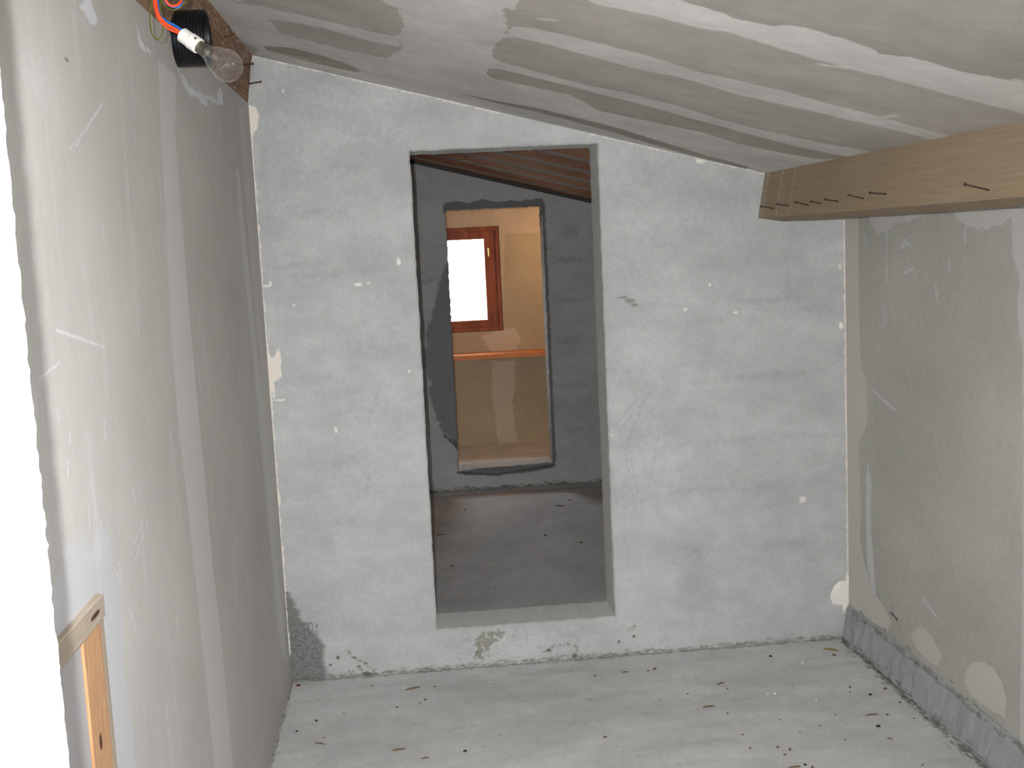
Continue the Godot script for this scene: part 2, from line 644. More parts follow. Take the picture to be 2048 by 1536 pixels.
func build_shell() -> void:
	# --- the rendered block wall at z = 0
	var c := cement_canvas(XL - 0.05, XR + 0.05, 0.0, 2.55, 1024, 1088, 3)
	var dk := Color(0.55, 0.56, 0.56)
	var olive := Color(0.50, 0.49, 0.44)
	# damp courses of blocks showing through the render
	for q: Array in [[-0.3109, 1.6157, 0.2092, 0.0268], [-0.4034, 1.6547, 0.1135, 0.0229], [-0.1382, 1.6226, 0.0766, 0.0192], [1.2885, 1.8471, 0.1814, 0.0429], [1.5724, 1.8447, 0.1223, 0.0353], [1.1642, 1.7158, 0.1006, 0.0509], [1.4421, 1.425, 0.2871, 0.02], [1.2359, 1.3558, 0.1427, 0.028], [1.6477, 1.3843, 0.1242, 0.0282], [1.3123, 1.1198, 0.2469, 0.0243], [1.5606, 1.1156, 0.187, 0.0285], [1.1823, 0.8623, 0.2061, 0.0246], [1.5148, 0.868, 0.2297, 0.0247], [1.1358, 0.6693, 0.1448, 0.0248], [1.4694, 0.6718, 0.2724, 0.0292], [1.129, 0.4193, 0.1873, 0.0294], [1.486, 0.4251, 0.2321, 0.0295], [-0.3136, 1.8597, 0.1133, 0.0264], [-0.1891, 2.0241, 0.1133, 0.0375], [-0.3959, 1.2092, 0.115, 0.0273], [-0.2631, 0.8742, 0.1167, 0.0239], [-0.3614, 0.5684, 0.043, 0.0526], [-0.2981, 0.6349, 0.0782, 0.0242], [-0.1993, 0.7998, 0.0195, 0.0801], [-0.281, 2.3437, 0.2051, 0.0625], [-0.4336, 2.2937, 0.0928, 0.0918], [-0.5108, 1.9998, 0.0168, 0.2237], [1.5153, 1.4913, 0.0205, 0.1037], [0.4953, 0.0671, 0.123, 0.0211]]:
		c.stain(q[0], q[1], q[2], q[3], dk, 0.26, 0.7, 1.0)
	for q: Array in [[1.1146, 0.2728, 0.1086, 0.1099], [1.1282, 0.3878, 0.0625, 0.0924], [1.0955, 0.3376, 0.0917, 0.1263]]:
		c.stain(q[0], q[1], q[2], q[3], Color(0.55, 0.555, 0.545), 0.24, 0.3, 0.9)
	# paler trowelled render
	for q: Array in [[-0.131, 1.4287, 0.1155, 0.1551], [-0.1796, 0.9588, 0.1363, 0.2186], [0.9026, 1.6889, 0.1196, 0.1755], [0.9484, 1.2514, 0.1819, 0.1199], [0.9319, 0.7449, 0.1433, 0.1643], [-0.262, 0.2738, 0.2175, 0.0823], [0.393, 0.0754, 0.3265, 0.0716], [0.8129, 0.2746, 0.0826, 0.1891], [-0.0512, 1.7909, 0.0765, 0.1142], [0.8526, 1.9623, 0.079, 0.0768]]:
		c.stain(q[0], q[1], q[2], q[3], Color(0.755, 0.765, 0.76), 0.35, 0.8, 0.9)
	for q: Array in [[-0.3592, 2.2911, 0.2047, 0.1104], [-0.4481, 2.0906, 0.1119, 0.1671], [-0.1407, 2.1905, 0.1884, 0.0929], [-0.3098, 1.9162, 0.1697, 0.1128], [-0.5098, 1.755, 0.0751, 0.2268], [0.0685, 2.2014, 0.114, 0.0746], [1.2679, 1.8285, 0.2417, 0.0974], [1.0303, 1.9357, 0.1393, 0.0771]]:
		c.stain(q[0], q[1], q[2], q[3], Color(0.60, 0.615, 0.62), 0.30, 1.0, 0.8)
	c.poly([0.0412 + 0.012, 0.1674 + 0.012, 0.0412 + 0.727 - 0.012, 0.1674 + 0.012, 0.0412 + 0.727 - 0.012, 0.1674 + 1.888, 0.0412 + 0.012, 0.1674 + 1.888], Color(0.83, 0.83, 0.82), 0.9, 0.003, 0.004)  # reveals and sill take this paler tone, painted in place of fill light
	# trowel arcs beside the opening
	for q: Array in [[1.0164, 1.1572, 0.8159, 0.9365], [0.8159, 0.9365, 0.8535, 0.7296], [1.0247, 1.0961, 0.8449, 0.8939], [0.8449, 0.8939, 0.8783, 0.6764], [0.9444, 1.1311, 0.8004, 0.9577], [0.9215, 1.0517, 0.8333, 0.8539], [0.9786, 0.9263, 0.9312, 0.7244], [0.7622, 0.8584, 0.7947, 0.6305], [1.0268, 0.1309, 0.9505, 0.0303], [-0.1273, 1.1739, -0.1856, 1.0189], [-0.2922, 0.4204, -0.4155, 0.3476]]:
		c.stroke(q[0], q[1], q[2], q[3], 0.014, Color(0.60, 0.605, 0.60), 0.2, 0.5)
	for q: Array in [[0.8409, 1.466, 0.028, 0.0079], [0.8704, 1.4507, 0.024, 0.0099], [0.8939, 1.4336, 0.0201, 0.0079]]:
		c.stain(q[0], q[1], q[2], q[3], Color(0.44, 0.44, 0.42), 0.6, 0.7, 0.6)
	# bare dark corner and flaked render at the foot
	c.poly([-0.5704, 0.3799, -0.5361, 0.3671, -0.5233, 0.325, -0.4935, 0.2445, -0.4491, 0.2017, -0.4188, 0.1515, -0.4152, 0.0575, -0.4077, -0.01, -0.5976, -0.0003], Color(0.44, 0.44, 0.43), 0.92, 0.007, 0.010)
	c.specks(400, XL, XL + 0.12, 0.0, 0.24, 0.002, 0.007, Color(0.35, 0.35, 0.34), 0.35)
	c.specks(220, XL, XL + 0.12, 0.0, 0.24, 0.002, 0.006, Color(0.58, 0.58, 0.57), 0.4)
	for q: Array in [[0.2352, 0.105, 0.0446, 0.0294], [0.2049, 0.0696, 0.0162, 0.0462], [0.2732, 0.1315, 0.0365, 0.0168]]:
		c.stain(q[0], q[1], q[2], q[3], olive, 0.75, 1.1, 0.35)
	for q: Array in [[-0.3316, 0.1174, -0.2907, 0.0723], [-0.2907, 0.0723, -0.2408, 0.0389], [-0.2408, 0.0389, -0.2075, -0.0058], [-0.3545, 0.0107, -0.294, 0.0203], [-0.2843, 0.0467, -0.2734, 0.029], [0.4632, 0.0379, 0.5156, 0.0612], [0.5156, 0.0612, 0.5777, 0.0668], [0.598, 0.0588, 0.6049, 0.0264], [0.588, 0.0171, 0.5957, 0.0037], [0.8192, 0.1005, 0.8575, 0.123], [0.2009, 0.0699, 0.1906, 0.0285]]:
		for k in 16:                   # flakes of render gone along a line
			var t := c.dice.randf()
			c.stain(lerpf(q[0], q[2], t) + c.dice.randfn(0.0, 0.004), lerpf(q[1], q[3], t) + c.dice.randfn(0.0, 0.004), c.dice.randf_range(0.002, 0.008), c.dice.randf_range(0.001, 0.005), Color(0.40, 0.39, 0.34), 0.5, 0.9, 0.6)
	for q: Array in [[0.8433, 0.0752, 0.0083, 0.0085], [0.7803, 0.059, 0.0083, 0.0085], [-0.3617, 0.0844, 0.0079, 0.0083], [0.5963, 0.0164, 0.0124, 0.0106], [0.4903, 0.0463, 0.0144, 0.0085], [-0.3954, 0.0559, 0.0099, 0.0083], [-0.2489, 0.006, 0.0239, 0.0104]]:
		c.stain(q[0], q[1], q[2], q[3], Color(0.38, 0.37, 0.33), 0.8, 0.6, 0.4)
	c.specks(50, 0.05, 0.75, 0.005, 0.13, 0.002, 0.006, olive, 0.6)
	c.specks(200, XL, XR, 0.0, 2.3, 0.0015, 0.004, Color(0.52, 0.53, 0.53), 0.5)
	# dirt gathered along the foot of the wall
	for i in 900:
		var x := c.dice.randf_range(XL, XR)
		c.stain(x, absf(c.dice.randfn(0.0, 0.009)), c.dice.randf_range(0.003, 0.016), c.dice.randf_range(0.002, 0.006), DIRT, c.dice.randf_range(0.1, 0.35), 0.9, 0.6)
	# spatters of white plaster
	for q: Array in [[-0.0269, 1.6498, 0.0096, 0.0173], [-0.1896, 1.5693, 0.0172, 0.0077], [-0.1471, 1.5729, 0.0115, 0.0058], [-0.5357, 1.581, 0.017, 0.0057], [-0.5199, 1.5898, 0.0075, 0.0114], [-0.309, 1.0067, 0.0077, 0.0138], [1.1988, 1.4973, 0.0061, 0.0099], [1.0969, 1.4051, 0.0081, 0.008], [1.2978, 1.3826, 0.0143, 0.008], [1.736, 1.3069, 0.0125, 0.0162], [1.7325, 1.5424, 0.0062, 0.016], [1.5629, 0.6028, 0.019, 0.0167], [1.1814, 1.9816, 0.016, 0.0096], [1.1615, 1.9863, 0.008, 0.0077], [0.7594, 2.1037, 0.0235, 0.0057], [0.8101, 2.0942, 0.0157, 0.0076], [-0.4214, 2.308, 0.0074, 0.0092], [0.0408, 2.3141, 0.0095, 0.0074], [0.1147, 2.2781, 0.0076, 0.0056], [0.7848, 0.9181, 0.0061, 0.0061], [-0.0113, 1.2223, 0.0058, 0.0079], [-0.5162, 1.1379, 0.0268, 0.0059], [-0.538, 1.1549, 0.0057, 0.0195], [-0.4369, 1.5029, 0.0057, 0.0058]]:
		c.stain(q[0], q[1], q[2], q[3], Color(0.88, 0.86, 0.82), 0.85, 0.4, 0.5)
	# bonding plaster squeezed out along the corners
	c.poly([-0.6014, 2.2813, -0.5673, 2.2672, -0.526, 2.2492, -0.5165, 2.2267, -0.5257, 2.1771, -0.5442, 2.1538, -0.5514, 2.1318, -0.5632, 2.123, -0.569, 2.0954, -0.6154, 2.0972], PLASTER, 1.0, 0.003, 0.002)
	c.poly([-0.6053, 1.3575, -0.5646, 1.3417, -0.5463, 1.331, -0.535, 1.3031, -0.5192, 1.31, -0.509, 1.3463, -0.5012, 1.3207, -0.5038, 1.2312, -0.5322, 1.2094, -0.5309, 1.1741, -0.5601, 1.168, -0.6197, 1.1637], PLASTER, 1.0, 0.003, 0.002)
	c.poly([-0.5929, 0.8758, -0.5636, 0.854, -0.5553, 0.8075, -0.5462, 0.7729, -0.5398, 0.7264, -0.5577, 0.7476, -0.5965, 0.8263], PLASTER, 1.0, 0.002, 0.002)
	for i in 90:
		var t := i / 90.0
		c.stain(XL, lerpf(0.12, 2.25, t), c.dice.randf_range(0.003, 0.010), 0.018, PLASTER, 0.9, 0.5, 0.4)
		c.stain(XR, lerpf(0.16, 1.74, t), c.dice.randf_range(0.004, 0.010), 0.018, PLASTER, 0.9, 0.5, 0.4)
		var x := lerpf(XL, XR, t)
		if (t < 0.42 or t > 0.58):
			c.stain(x, ceil_y(x), 0.02, c.dice.randf_range(0.001, 0.009), PLASTER, 0.8, 0.6, 0.5)
	var cem := painted(c.texture(), 0.94)
	var c1 := c
	var uv1 := func(p: Vector3) -> Vector2: return c1.uv(p.x + p.z * 0.6, p.y - p.z * 0.5)
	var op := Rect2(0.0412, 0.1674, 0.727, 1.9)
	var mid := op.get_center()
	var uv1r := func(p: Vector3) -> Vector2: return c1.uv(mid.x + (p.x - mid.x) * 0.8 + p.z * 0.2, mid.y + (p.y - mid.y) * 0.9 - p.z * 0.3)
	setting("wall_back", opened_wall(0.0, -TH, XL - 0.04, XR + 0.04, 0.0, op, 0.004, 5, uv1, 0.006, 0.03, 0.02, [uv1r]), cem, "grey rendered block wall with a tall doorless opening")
	cement = cem

	# --- floor slab
	c = cement_canvas(XL, XR, 0.0, ZN, 1024, 1500, 9, Color(0.775, 0.775, 0.77))
	for i in 70:
		c.stain(c.dice.randf_range(XL, XR), c.dice.randf_range(0, 2.0), c.dice.randf_range(0.05, 0.22), c.dice.randf_range(0.02, 0.05), Color(0.60, 0.60, 0.59), 0.22, 0.9, 0.9)
		c.stain(c.dice.randf_range(XL, XR), c.dice.randf_range(0, 2.0), c.dice.randf_range(0.05, 0.22), c.dice.randf_range(0.02, 0.05), Color(0.76, 0.755, 0.74), 0.22, 0.9, 0.9)
	c.specks(260, XL, XR, 0.0, 1.5, 0.001, 0.004, Color(0.40, 0.36, 0.30), 0.55)
	c.specks(60, XL, XR, 0.0, 1.5, 0.001, 0.004, Color(0.86, 0.85, 0.83), 0.6)
	for i in 900:                      # dirt at the edges
		c.stain(c.dice.randf_range(XL, XR), absf(c.dice.randfn(0.0, 0.012)), c.dice.randf_range(0.005, 0.02), c.dice.randf_range(0.002, 0.007), DIRT, 0.2, 0.9, 0.6)
		c.stain(XR - 0.028 - absf(c.dice.randfn(0.0, 0.016)), c.dice.randf_range(0.0, ZN), c.dice.randf_range(0.003, 0.010), c.dice.randf_range(0.006, 0.03), DIRT, 0.35, 0.9, 0.6)
		c.stain(XL + absf(c.dice.randfn(0.0, 0.006)), c.dice.randf_range(0.0, ZN), c.dice.randf_range(0.002, 0.005), c.dice.randf_range(0.01, 0.03), DIRT, 0.16, 0.9, 0.6)
	var floor_mat := painted(c.texture(), 0.9)
	var cf := c
	var uvf := func(p: Vector3) -> Vector2: return cf.uv(p.x, p.z)
	setting("floor", box(Vector3(XL - 0.1, -0.12, 0.0), Vector3(XR + 0.1, 0.0, ZN), uvf), floor_mat, "grey cement floor strewn with crumbs")
	floor_cement = floor_mat
	floor_uv = uvf

	# --- wall_left: plasterboard sheets with filled joints
	c = Canvas.new(0.0, ZN, 0.0, 2.3, 1100, 1440, BOARD * Color(1.04, 1.04, 1.05), 21)
	c.grain([[0.7, 0.7, 0.025], [0.02, 0.4, 0.008], [0.006, 0.05, 0.008], [0.006, 0.004, 0.02]])
	c.poly([1.629, 2.1698, 1.6544, 2.0514, 1.6857, 1.8643, 1.742, 1.4929, 1.7449, 1.3041, 1.723, 1.1553, 1.6969, 0.8758, 1.6555, 0.3923, 1.4105, 0.2727, 1.43, 0.7217, 1.4666, 0.8981, 1.4737, 1.1281, 1.4982, 1.4708, 1.4978, 1.8238, 1.494, 1.923, 1.4901, 2.0215, 1.4166, 2.166], FILLER, 0.9, 0.003, 0.004)
	c.poly([0.4575, 2.0072, 0.3981, 1.9858, 0.3786, 1.8414, 0.3251, 1.6143, 0.2829, 1.3789, 0.1939, 1.1098, 0.1829, 0.6687, 0.1315, 0.3793, 0.1048, 0.1491, 0.2042, 0.166, 0.2885, 0.3522, 0.3215, 0.7037, 0.3629, 1.0987, 0.4125, 1.3901, 0.4513, 1.618, 0.4768, 1.8387], FILLER_COOL, 0.75, 0.006, 0.01)
	c.poly([0.2989, 2.2168, 0.1375, 2.2358, 0.134, 1.4598, 0.016, 0.0542, 0.1383, 0.1011, 0.2456, 1.467], FILLER, 0.5, 0.004, 0.006)
	c.poly([2.7002, 1.2446, 2.6478, 1.2603, 2.6005, 1.2608, 2.5002, 1.2467, 2.4558, 1.2532, 2.4229, 1.2414, 2.4234, 1.2206, 2.4004, 1.187, 2.3912, 1.1427, 2.3896, 1.0767, 2.3873, 0.9813, 2.3844, 0.8651, 2.3815, 0.747, 2.4963, 0.803, 2.5832, 0.9158, 2.71, 0.9728, 2.8203, 1.0224, 2.7599, 1.2129], Color(0.735, 0.735, 0.745), 0.9, 0.012, 0.006, true)
	for q: Array in [[2.4334, 1.8968, 2.1874, 2.0009], [1.3251, 2.1793, 1.2975, 2.1316], [1.2795, 2.1729, 1.1024, 2.1359], [1.3903, 2.1824, 1.1951, 2.1514], [1.1122, 2.1663, 0.7873, 2.1819], [0.7701, 2.2174, 0.7117, 2.179], [0.9884, 2.1712, 0.9846, 2.1432], [2.6058, 1.6027, 2.3342, 1.5519], [2.6373, 1.48, 2.6347, 1.4638], [1.8083, 2.1844, 1.78, 2.1569], [1.7815, 2.1783, 1.6875, 2.1718], [1.9261, 2.0922, 1.9277, 2.0405], [2.2674, 1.7725, 2.2658, 1.7266], [1.9162, 2.0471, 1.9401, 1.9356]]:
		c.stroke(q[0], q[1], q[2], q[3], 0.010, FILLER_COOL, 0.45, 0.4)
	for q: Array in [[2.4021, 1.9019, 2.1826, 2.0042], [2.6058, 1.6027, 2.3342, 1.5519], [2.3789, 1.4247, 2.3806, 1.3905], [2.4345, 1.5121, 2.4312, 1.503], [2.6015, 1.5508, 2.7006, 1.5383], [1.5173, 1.4279, 1.5005, 1.3876], [1.4528, 1.4146, 1.421, 1.3556], [0.6759, 1.3388, 0.6306, 1.2922], [0.7063, 1.2188, 0.6904, 1.1835], [0.5739, 1.1061, 0.5191, 1.0658], [2.327, 1.0611, 2.2919, 1.0053], [1.943, 0.9194, 1.9433, 0.8387], [2.3915, 1.1521, 2.3727, 1.1232], [2.0625, 1.2817, 2.0595, 1.2652], [2.5829, 1.433, 2.5924, 1.4208], [2.6064, 1.3949, 2.6215, 1.3655], [2.2217, 1.268, 2.2052, 1.2344], [2.5188, 1.3014, 2.5267, 1.2603], [2.4598, 1.2701, 2.4612, 1.2474], [2.1681, 1.1852, 2.2496, 1.1607], [2.1212, 1.1789, 2.2523, 1.1317], [1.8196, 1.1703, 1.8202, 1.0998], [2.367, 1.1591, 2.366, 1.1211]]:
		c.stroke(q[0], q[1], q[2], q[3], 0.006, Color(0.84, 0.84, 0.85), 0.9, 0.25)
	for q: Array in [[1.4041, 2.1803, 1.342, 2.187, 1.26, 2.1691, 1.1356, 2.166, 0.9718, 2.1705, 0.7765, 2.1848, 0.7084, 2.2256, 0.6353, 2.2322, 0.6411, 2.1796, 0.7523, 2.1756, 0.9418, 2.1613, 0.977, 2.1412, 1.0435, 2.1417, 1.1744, 2.1474, 1.2261, 2.1315, 1.3033, 2.1502], [1.8279, 2.2075, 1.8061, 2.1902, 1.7613, 2.1795, 1.6686, 2.1794, 1.7144, 2.1697, 1.7951, 2.1684, 1.8286, 2.1809], [2.2906, 2.163, 2.2252, 2.1835, 2.1762, 2.1662, 2.1678, 2.1495, 2.2251, 2.1442]]:
		c.poly(q, Color(0.86, 0.87, 0.89), 0.9, 0.006, 0.008)
	for i in 120:                      # faint wiping streaks
		var z := c.dice.randf_range(0.05, 2.8)
		var y := c.dice.randf_range(0.3, 2.1)
		c.stroke(z, y, z + c.dice.randf_range(-0.04, 0.04), y + c.dice.randf_range(0.05, 0.35), c.dice.randf_range(0.01, 0.04), FILLER, 0.06, 0.4)
	c.stain(2.4043, 2.0478, 0.012, 0.004, Color(0.4, 0.35, 0.3), 0.6)
	for q: Array in [[2.2767, 2.138, 0.0827, 0.0149], [2.5768, 1.9904, 0.087, 0.0476], [2.4768, 1.2212, 0.0898, 0.0324], [0.8034, 2.1874, 0.1394, 0.0256], [1.0722, 2.1674, 0.1022, 0.0236]]:
		c.stain(q[0], q[1], q[2], q[3], FILLER_COOL, 0.35, 0.8, 0.8)
	c.specks(60, 0.0, 2.8, 0.3, 2.25, 0.001, 0.004, Color(0.87, 0.86, 0.85), 0.7)
	var cl := c
	var uvl := func(p: Vector3) -> Vector2: return cl.uv(p.z - p.x + XL, p.y)
	var lm := painted(c.texture(), 0.85)
	var wl := setting_root("wall_left", "plasterboard wall with pale vertical filler stripes, beside the hanging bulb")
	var seams := [0.0, 1.5781, 2.36, ZN]
	for i in 3:
		mesh_node("plasterboard_panel", box(Vector3(XL - 0.08, 0.0, seams[i]), Vector3(XL, 2.2665, seams[i + 1]), uvl), lm, wl)
	# rough lower edge of the roof timber shows above the sheets; the wall goes on behind it
	mesh_node("wall_core", box(Vector3(XL - 0.16, 0.0, 0.0), Vector3(XL - 0.08, ceil_y(XL) + 0.05, ZN)), mat(Color(0.6, 0.6, 0.6)), wl)

	# --- wall_right
	c = Canvas.new(0.0, ZN, 0.0, 1.95, 1500, 860, BOARD * Color(0.985, 1.0, 0.985), 31)
	c.grain([[0.7, 0.7, 0.03], [0.05, 0.05, 0.015], [0.006, 0.006, 0.03], [0.003, 0.003, 0.03]])
	c.poly([0.0033, 1.7677, 0.1397, 1.7539, 0.1367, 1.4153, 0.1457, 1.1604, 0.2034, 1.1077, 0.2103, 0.971, 0.1845, 0.9077, 0.1236, 0.8574, 0.1217, 0.7761, 0.1382, 0.6166, 0.1243, 0.4489, 0.1727, 0.3591, 0.2497, 0.2695, 0.3627, 0.2451, 0.4167, 0.2037, 0.3843, 0.159, 0.218, 0.1468, 0.0334, 0.1426, -0.0423, 0.1464], FILLER * Color(0.985, 0.975, 0.955), 0.9, 0.002, 0.003)
	c.poly([0.2266, 1.7608, 0.7469, 1.7446, 0.6333, 1.7141, 0.4712, 1.707, 0.4066, 1.6794, 0.3175, 1.6732, 0.2721, 1.6942], FILLER, 0.7, 0.006, 0.01)
	c.poly([0.8883, 1.7403, 1.3109, 1.7342, 1.2292, 1.6934, 1.1279, 1.676, 1.0515, 1.6786, 0.9717, 1.6986], FILLER, 0.75, 0.006, 0.006)
	c.poly([1.2621, 1.7286, 1.3635, 1.7394, 1.3928, 0.0493, 1.3362, 0.1169, 1.3399, 0.5848, 1.3382, 1.0352, 1.3281, 1.3266, 1.2992, 1.4406, 1.3141, 1.5277, 1.2779, 1.5846, 1.2657, 1.6711], FILLER, 0.75, 0.003, 0.004)
	c.poly([0.5898, 0.215, 0.6434, 0.2598, 0.7032, 0.2822, 0.7497, 0.2673, 0.799, 0.2433, 0.825, 0.2259, 0.8026, 0.1779, 0.7417, 0.1677, 0.6429, 0.1774], FILLER * Color(0.985, 0.975, 0.955), 0.95, 0.002, 0.002)
	c.poly([0.9917, 0.2015, 1.0017, 0.2397, 1.0448, 0.2799, 1.1093, 0.3091, 1.1717, 0.313, 1.2265, 0.2904, 1.2567, 0.2416, 1.2486, 0.1819, 1.1886, 0.1726, 1.0945, 0.1664, 1.0188, 0.1694], FILLER * Color(0.985, 0.975, 0.955), 0.95, 0.002, 0.002)
	c.poly([0.2112, 0.783, 0.239, 0.7189, 0.2351, 0.5181, 0.2615, 0.3843, 0.2785, 0.2684, 0.2399, 0.2665, 0.1978, 0.3662, 0.1863, 0.5261, 0.1901, 0.7088], FILLER_COOL, 0.85, 0.004, 0.004)
	c.poly([0.5036, 1.6108, 0.5452, 1.6531, 0.5854, 1.6424, 0.617, 1.6216, 0.5612, 1.625], FILLER_COOL, 0.7, 0.003, 0.003)
	for q: Array in [[0.544, 1.5299, 0.6322, 1.5493], [0.7863, 1.4956, 0.8007, 1.4379], [0.3979, 1.6831, 0.3994, 1.4918], [0.9879, 1.6905, 0.9915, 1.625], [0.8816, 1.5798, 0.8885, 1.5395], [0.688, 0.3872, 0.7231, 0.3619], [0.727, 0.3723, 0.7954, 0.3478], [0.3719, 1.4263, 0.3794, 1.3339], [0.2602, 1.0756, 0.4627, 1.027], [0.1912, 1.667, 0.2235, 1.6099]]:
		c.stroke(q[0], q[1], q[2], q[3], 0.012, FILLER_COOL, 0.7, 0.2)
	for i in 80:
		c.stain(c.dice.randf_range(0.0, ZN), 0.135 + absf(c.dice.randfn(0.0, 0.012)), c.dice.randf_range(0.008, 0.03), c.dice.randf_range(0.003, 0.010), Color(0.47, 0.45, 0.40), 0.5, 0.9, 0.5)
	c.stroke(0.4173, 0.2432, 0.4748, 0.233, 0.012, Color(0.3, 0.28, 0.25), 0.9, 0.1)
	c.stroke(0.4529, 0.2354, 0.5049, 0.1949, 0.006, Color(0.42, 0.40, 0.34), 0.7, 0.1)
	var cr := c
	var uvr := func(p: Vector3) -> Vector2: return cr.uv(p.z + p.x - XR, p.y)
	var rm := painted(c.texture(), 0.85)
	var wr := setting_root("wall_right", "plasterboard wall with pale filler patches above a cement kerb")
	seams = [0.0, 1.3554, 2.5, ZN]
	for i in 3:
		mesh_node("plasterboard_panel", box(Vector3(XR, 0.0, seams[i]), Vector3(XR + 0.08, ceil_y(XR) + 0.02, seams[i + 1]), uvr), rm, wr)
	# cement kerb at its foot
	c = cement_canvas(0.0, ZN, 0.0, 0.3, 1400, 120, 41)
	for i in 700:
		c.stain(c.dice.randf_range(0, ZN), absf(c.dice.randfn(0.0, 0.014)), c.dice.randf_range(0.006, 0.03), c.dice.randf_range(0.002, 0.008), Color(0.36, 0.36, 0.34), 0.3, 0.9, 0.6)
		c.stain(c.dice.randf_range(0, ZN), 0.142 - absf(c.dice.randfn(0.0, 0.005)), c.dice.randf_range(0.006, 0.03), c.dice.randf_range(0.001, 0.004), Color(0.42, 0.42, 0.39), 0.25, 0.9, 0.6)
	var ck := c
	var uvk := func(p: Vector3) -> Vector2: return ck.uv(p.z, p.y + (XR - p.x) * 0.5)
	var km := painted(c.texture(), 0.94)
	km.albedo_color = Color(0.93, 0.95, 0.955)
	setting("trim_1", sweep_z(PackedVector2Array([Vector2(XR + 0.05, -0.02), Vector2(XR - 0.030, -0.02), Vector2(XR - 0.026, 0.02), Vector2(XR - 0.019, 0.075), Vector2(XR - 0.013, 0.130), Vector2(XR - 0.004, 0.143), Vector2(XR + 0.05, 0.146)]), 0.0, ZN, 150, 0.007, uvk), km, "low cement kerb along the foot of the plasterboard wall")

	# --- ceiling: plasterboard with bands of joint compound
	c = Canvas.new(XL, XR, 0.0, ZN, 1024, 1400, FILLER * Color(0.985, 0.983, 0.978), 51)
	var bare := BOARD * Color(0.935, 0.925, 0.905)
	c.poly([-0.4424, 1.0242, -0.3027, 1.3457, -0.168, 1.5489, -0.0482, 1.5716, 0.0133, 1.497, 0.0328, 1.3483, 0.03, 1.1889, 0.0103, 1.0943, -0.0484, 1.0873, -0.174, 1.0779, -0.271, 1.0741, -0.3676, 1.0704], bare, 0.9, 0.006, 0.006, true)
	c.poly([-0.3623, 0.8749, -0.2694, 0.9366, -0.1823, 0.9458, -0.0821, 0.9147, 0.0062, 0.9327, 0.0254, 0.9931, 0.0206, 0.8647, -0.0243, 0.6685, -0.0834, 0.6419, -0.2329, 0.6406, -0.3542, 0.6744], bare, 0.9, 0.006, 0.006, true)
	c.poly([-0.4525, 0.3013, -0.3484, 0.4153, -0.2499, 0.4028, -0.169, 0.3512, -0.1181, 0.2593, -0.1387, 0.1796, -0.2485, 0.1756, -0.3526, 0.1903, -0.4436, 0.2318], bare * Color(0.9, 0.88, 0.85), 0.9, 0.003, 0.003, true)
	c.poly([-0.5734, 0.4438, -0.5006, 0.2554, -0.4747, 0.1882, -0.5269, -0.0175, -0.5463, 0.2926, -0.5911, 0.3291], bare, 0.7, 0.004, 0.008, true)
	c.poly([0.5514, 2.2129, 0.5784, 2.2028, 0.6514, 2.1892, 0.6735, 2.1715, 0.7523, 2.1878, 0.7737, 2.2199, 0.8034, 2.2319, 0.8874, 2.2194, 0.9433, 2.1998, 0.9743, 2.1726, 1.0234, 2.2069, 1.1376, 2.1945, 1.2523, 2.2214, 1.32, 2.2351, 0.8179, 3.0738, 0.4236, 2.7398], bare * Color(0.9, 0.91, 0.915), 0.95, 0.003, 0.003, true)  # greyer board, darkened further to stand in for weaker light at this corner
	c.poly([0.2803, 1.9101, 0.2775, 1.7796, 0.2584, 1.7903, 0.261, 1.6791, 0.2731, 1.5634, 0.2899, 1.4842, 0.2913, 1.6057, 0.3314, 1.6375, 0.4261, 1.6497, 0.5483, 1.644, 0.6224, 1.6405, 0.746, 1.5918, 0.8575, 1.6009, 0.9574, 1.6076, 1.0951, 1.5835, 1.202, 1.5783, 1.2885, 1.5621, 1.4321, 1.5429, 1.5375, 1.5498, 1.4817, 1.9249, 1.3949, 1.9684, 1.195, 1.978, 1.0862, 1.9918, 0.9849, 1.9921, 0.9142, 2.0025, 0.843, 2.0171, 0.749, 2.0402, 0.6922, 2.0517, 0.6449, 2.0301, 0.5375, 2.0368, 0.436, 2.0185, 0.3902, 2.0443], bare, 0.95, 0.003, 0.003, true)
	c.poly([0.2898, 1.4561, 0.2754, 1.3492, 0.2698, 1.2483, 0.2814, 1.1138, 0.3197, 1.081, 0.3936, 1.0628, 0.5739, 1.0315, 0.6726, 1.0604, 0.8244, 1.0481, 0.9596, 0.9952, 1.1095, 0.9612, 1.2887, 0.9892, 1.4274, 1.0371, 1.4952, 1.0974, 1.4608, 1.4273, 1.3367, 1.4538, 1.2037, 1.4418, 1.0687, 1.4365, 0.9092, 1.4262, 0.7239, 1.4721, 0.6247, 1.4461, 0.5306, 1.461, 0.3984, 1.4873, 0.3164, 1.4843], bare, 0.95, 0.003, 0.003, true)
	c.poly([0.2845, 0.9335, 0.2841, 0.8115, 0.3085, 0.7545, 0.4089, 0.7756, 0.55, 0.7855, 0.6764, 0.6027, 0.8398, 0.627, 1.0027, 0.6511, 1.1556, 0.5936, 1.2888, 0.6111, 1.4062, 0.6713, 1.4686, 0.8586, 1.4114, 0.836, 1.2888, 0.8098, 1.0294, 0.8568, 0.8276, 0.9022, 0.6825, 0.9284, 0.5422, 0.9452, 0.3899, 0.9587, 0.3152, 0.961], bare * Color(0.95, 0.95, 0.94), 0.95, 0.003, 0.003, true)
	c.poly([0.2214, 0.2544, 0.3705, 0.2875, 0.481, 0.3371, 0.6153, 0.3292, 0.7992, 0.3063, 0.9754, 0.2125, 1.158, 0.1271, 1.3463, 0.082, 1.3626, -0.0378, 1.169, 0.0104, 0.9967, 0.0753, 0.8168, 0.1626, 0.6316, 0.216, 0.492, 0.2375, 0.3756, 0.2245], bare * Color(0.87, 0.86, 0.84), 0.9, 0.002, 0.003, true)
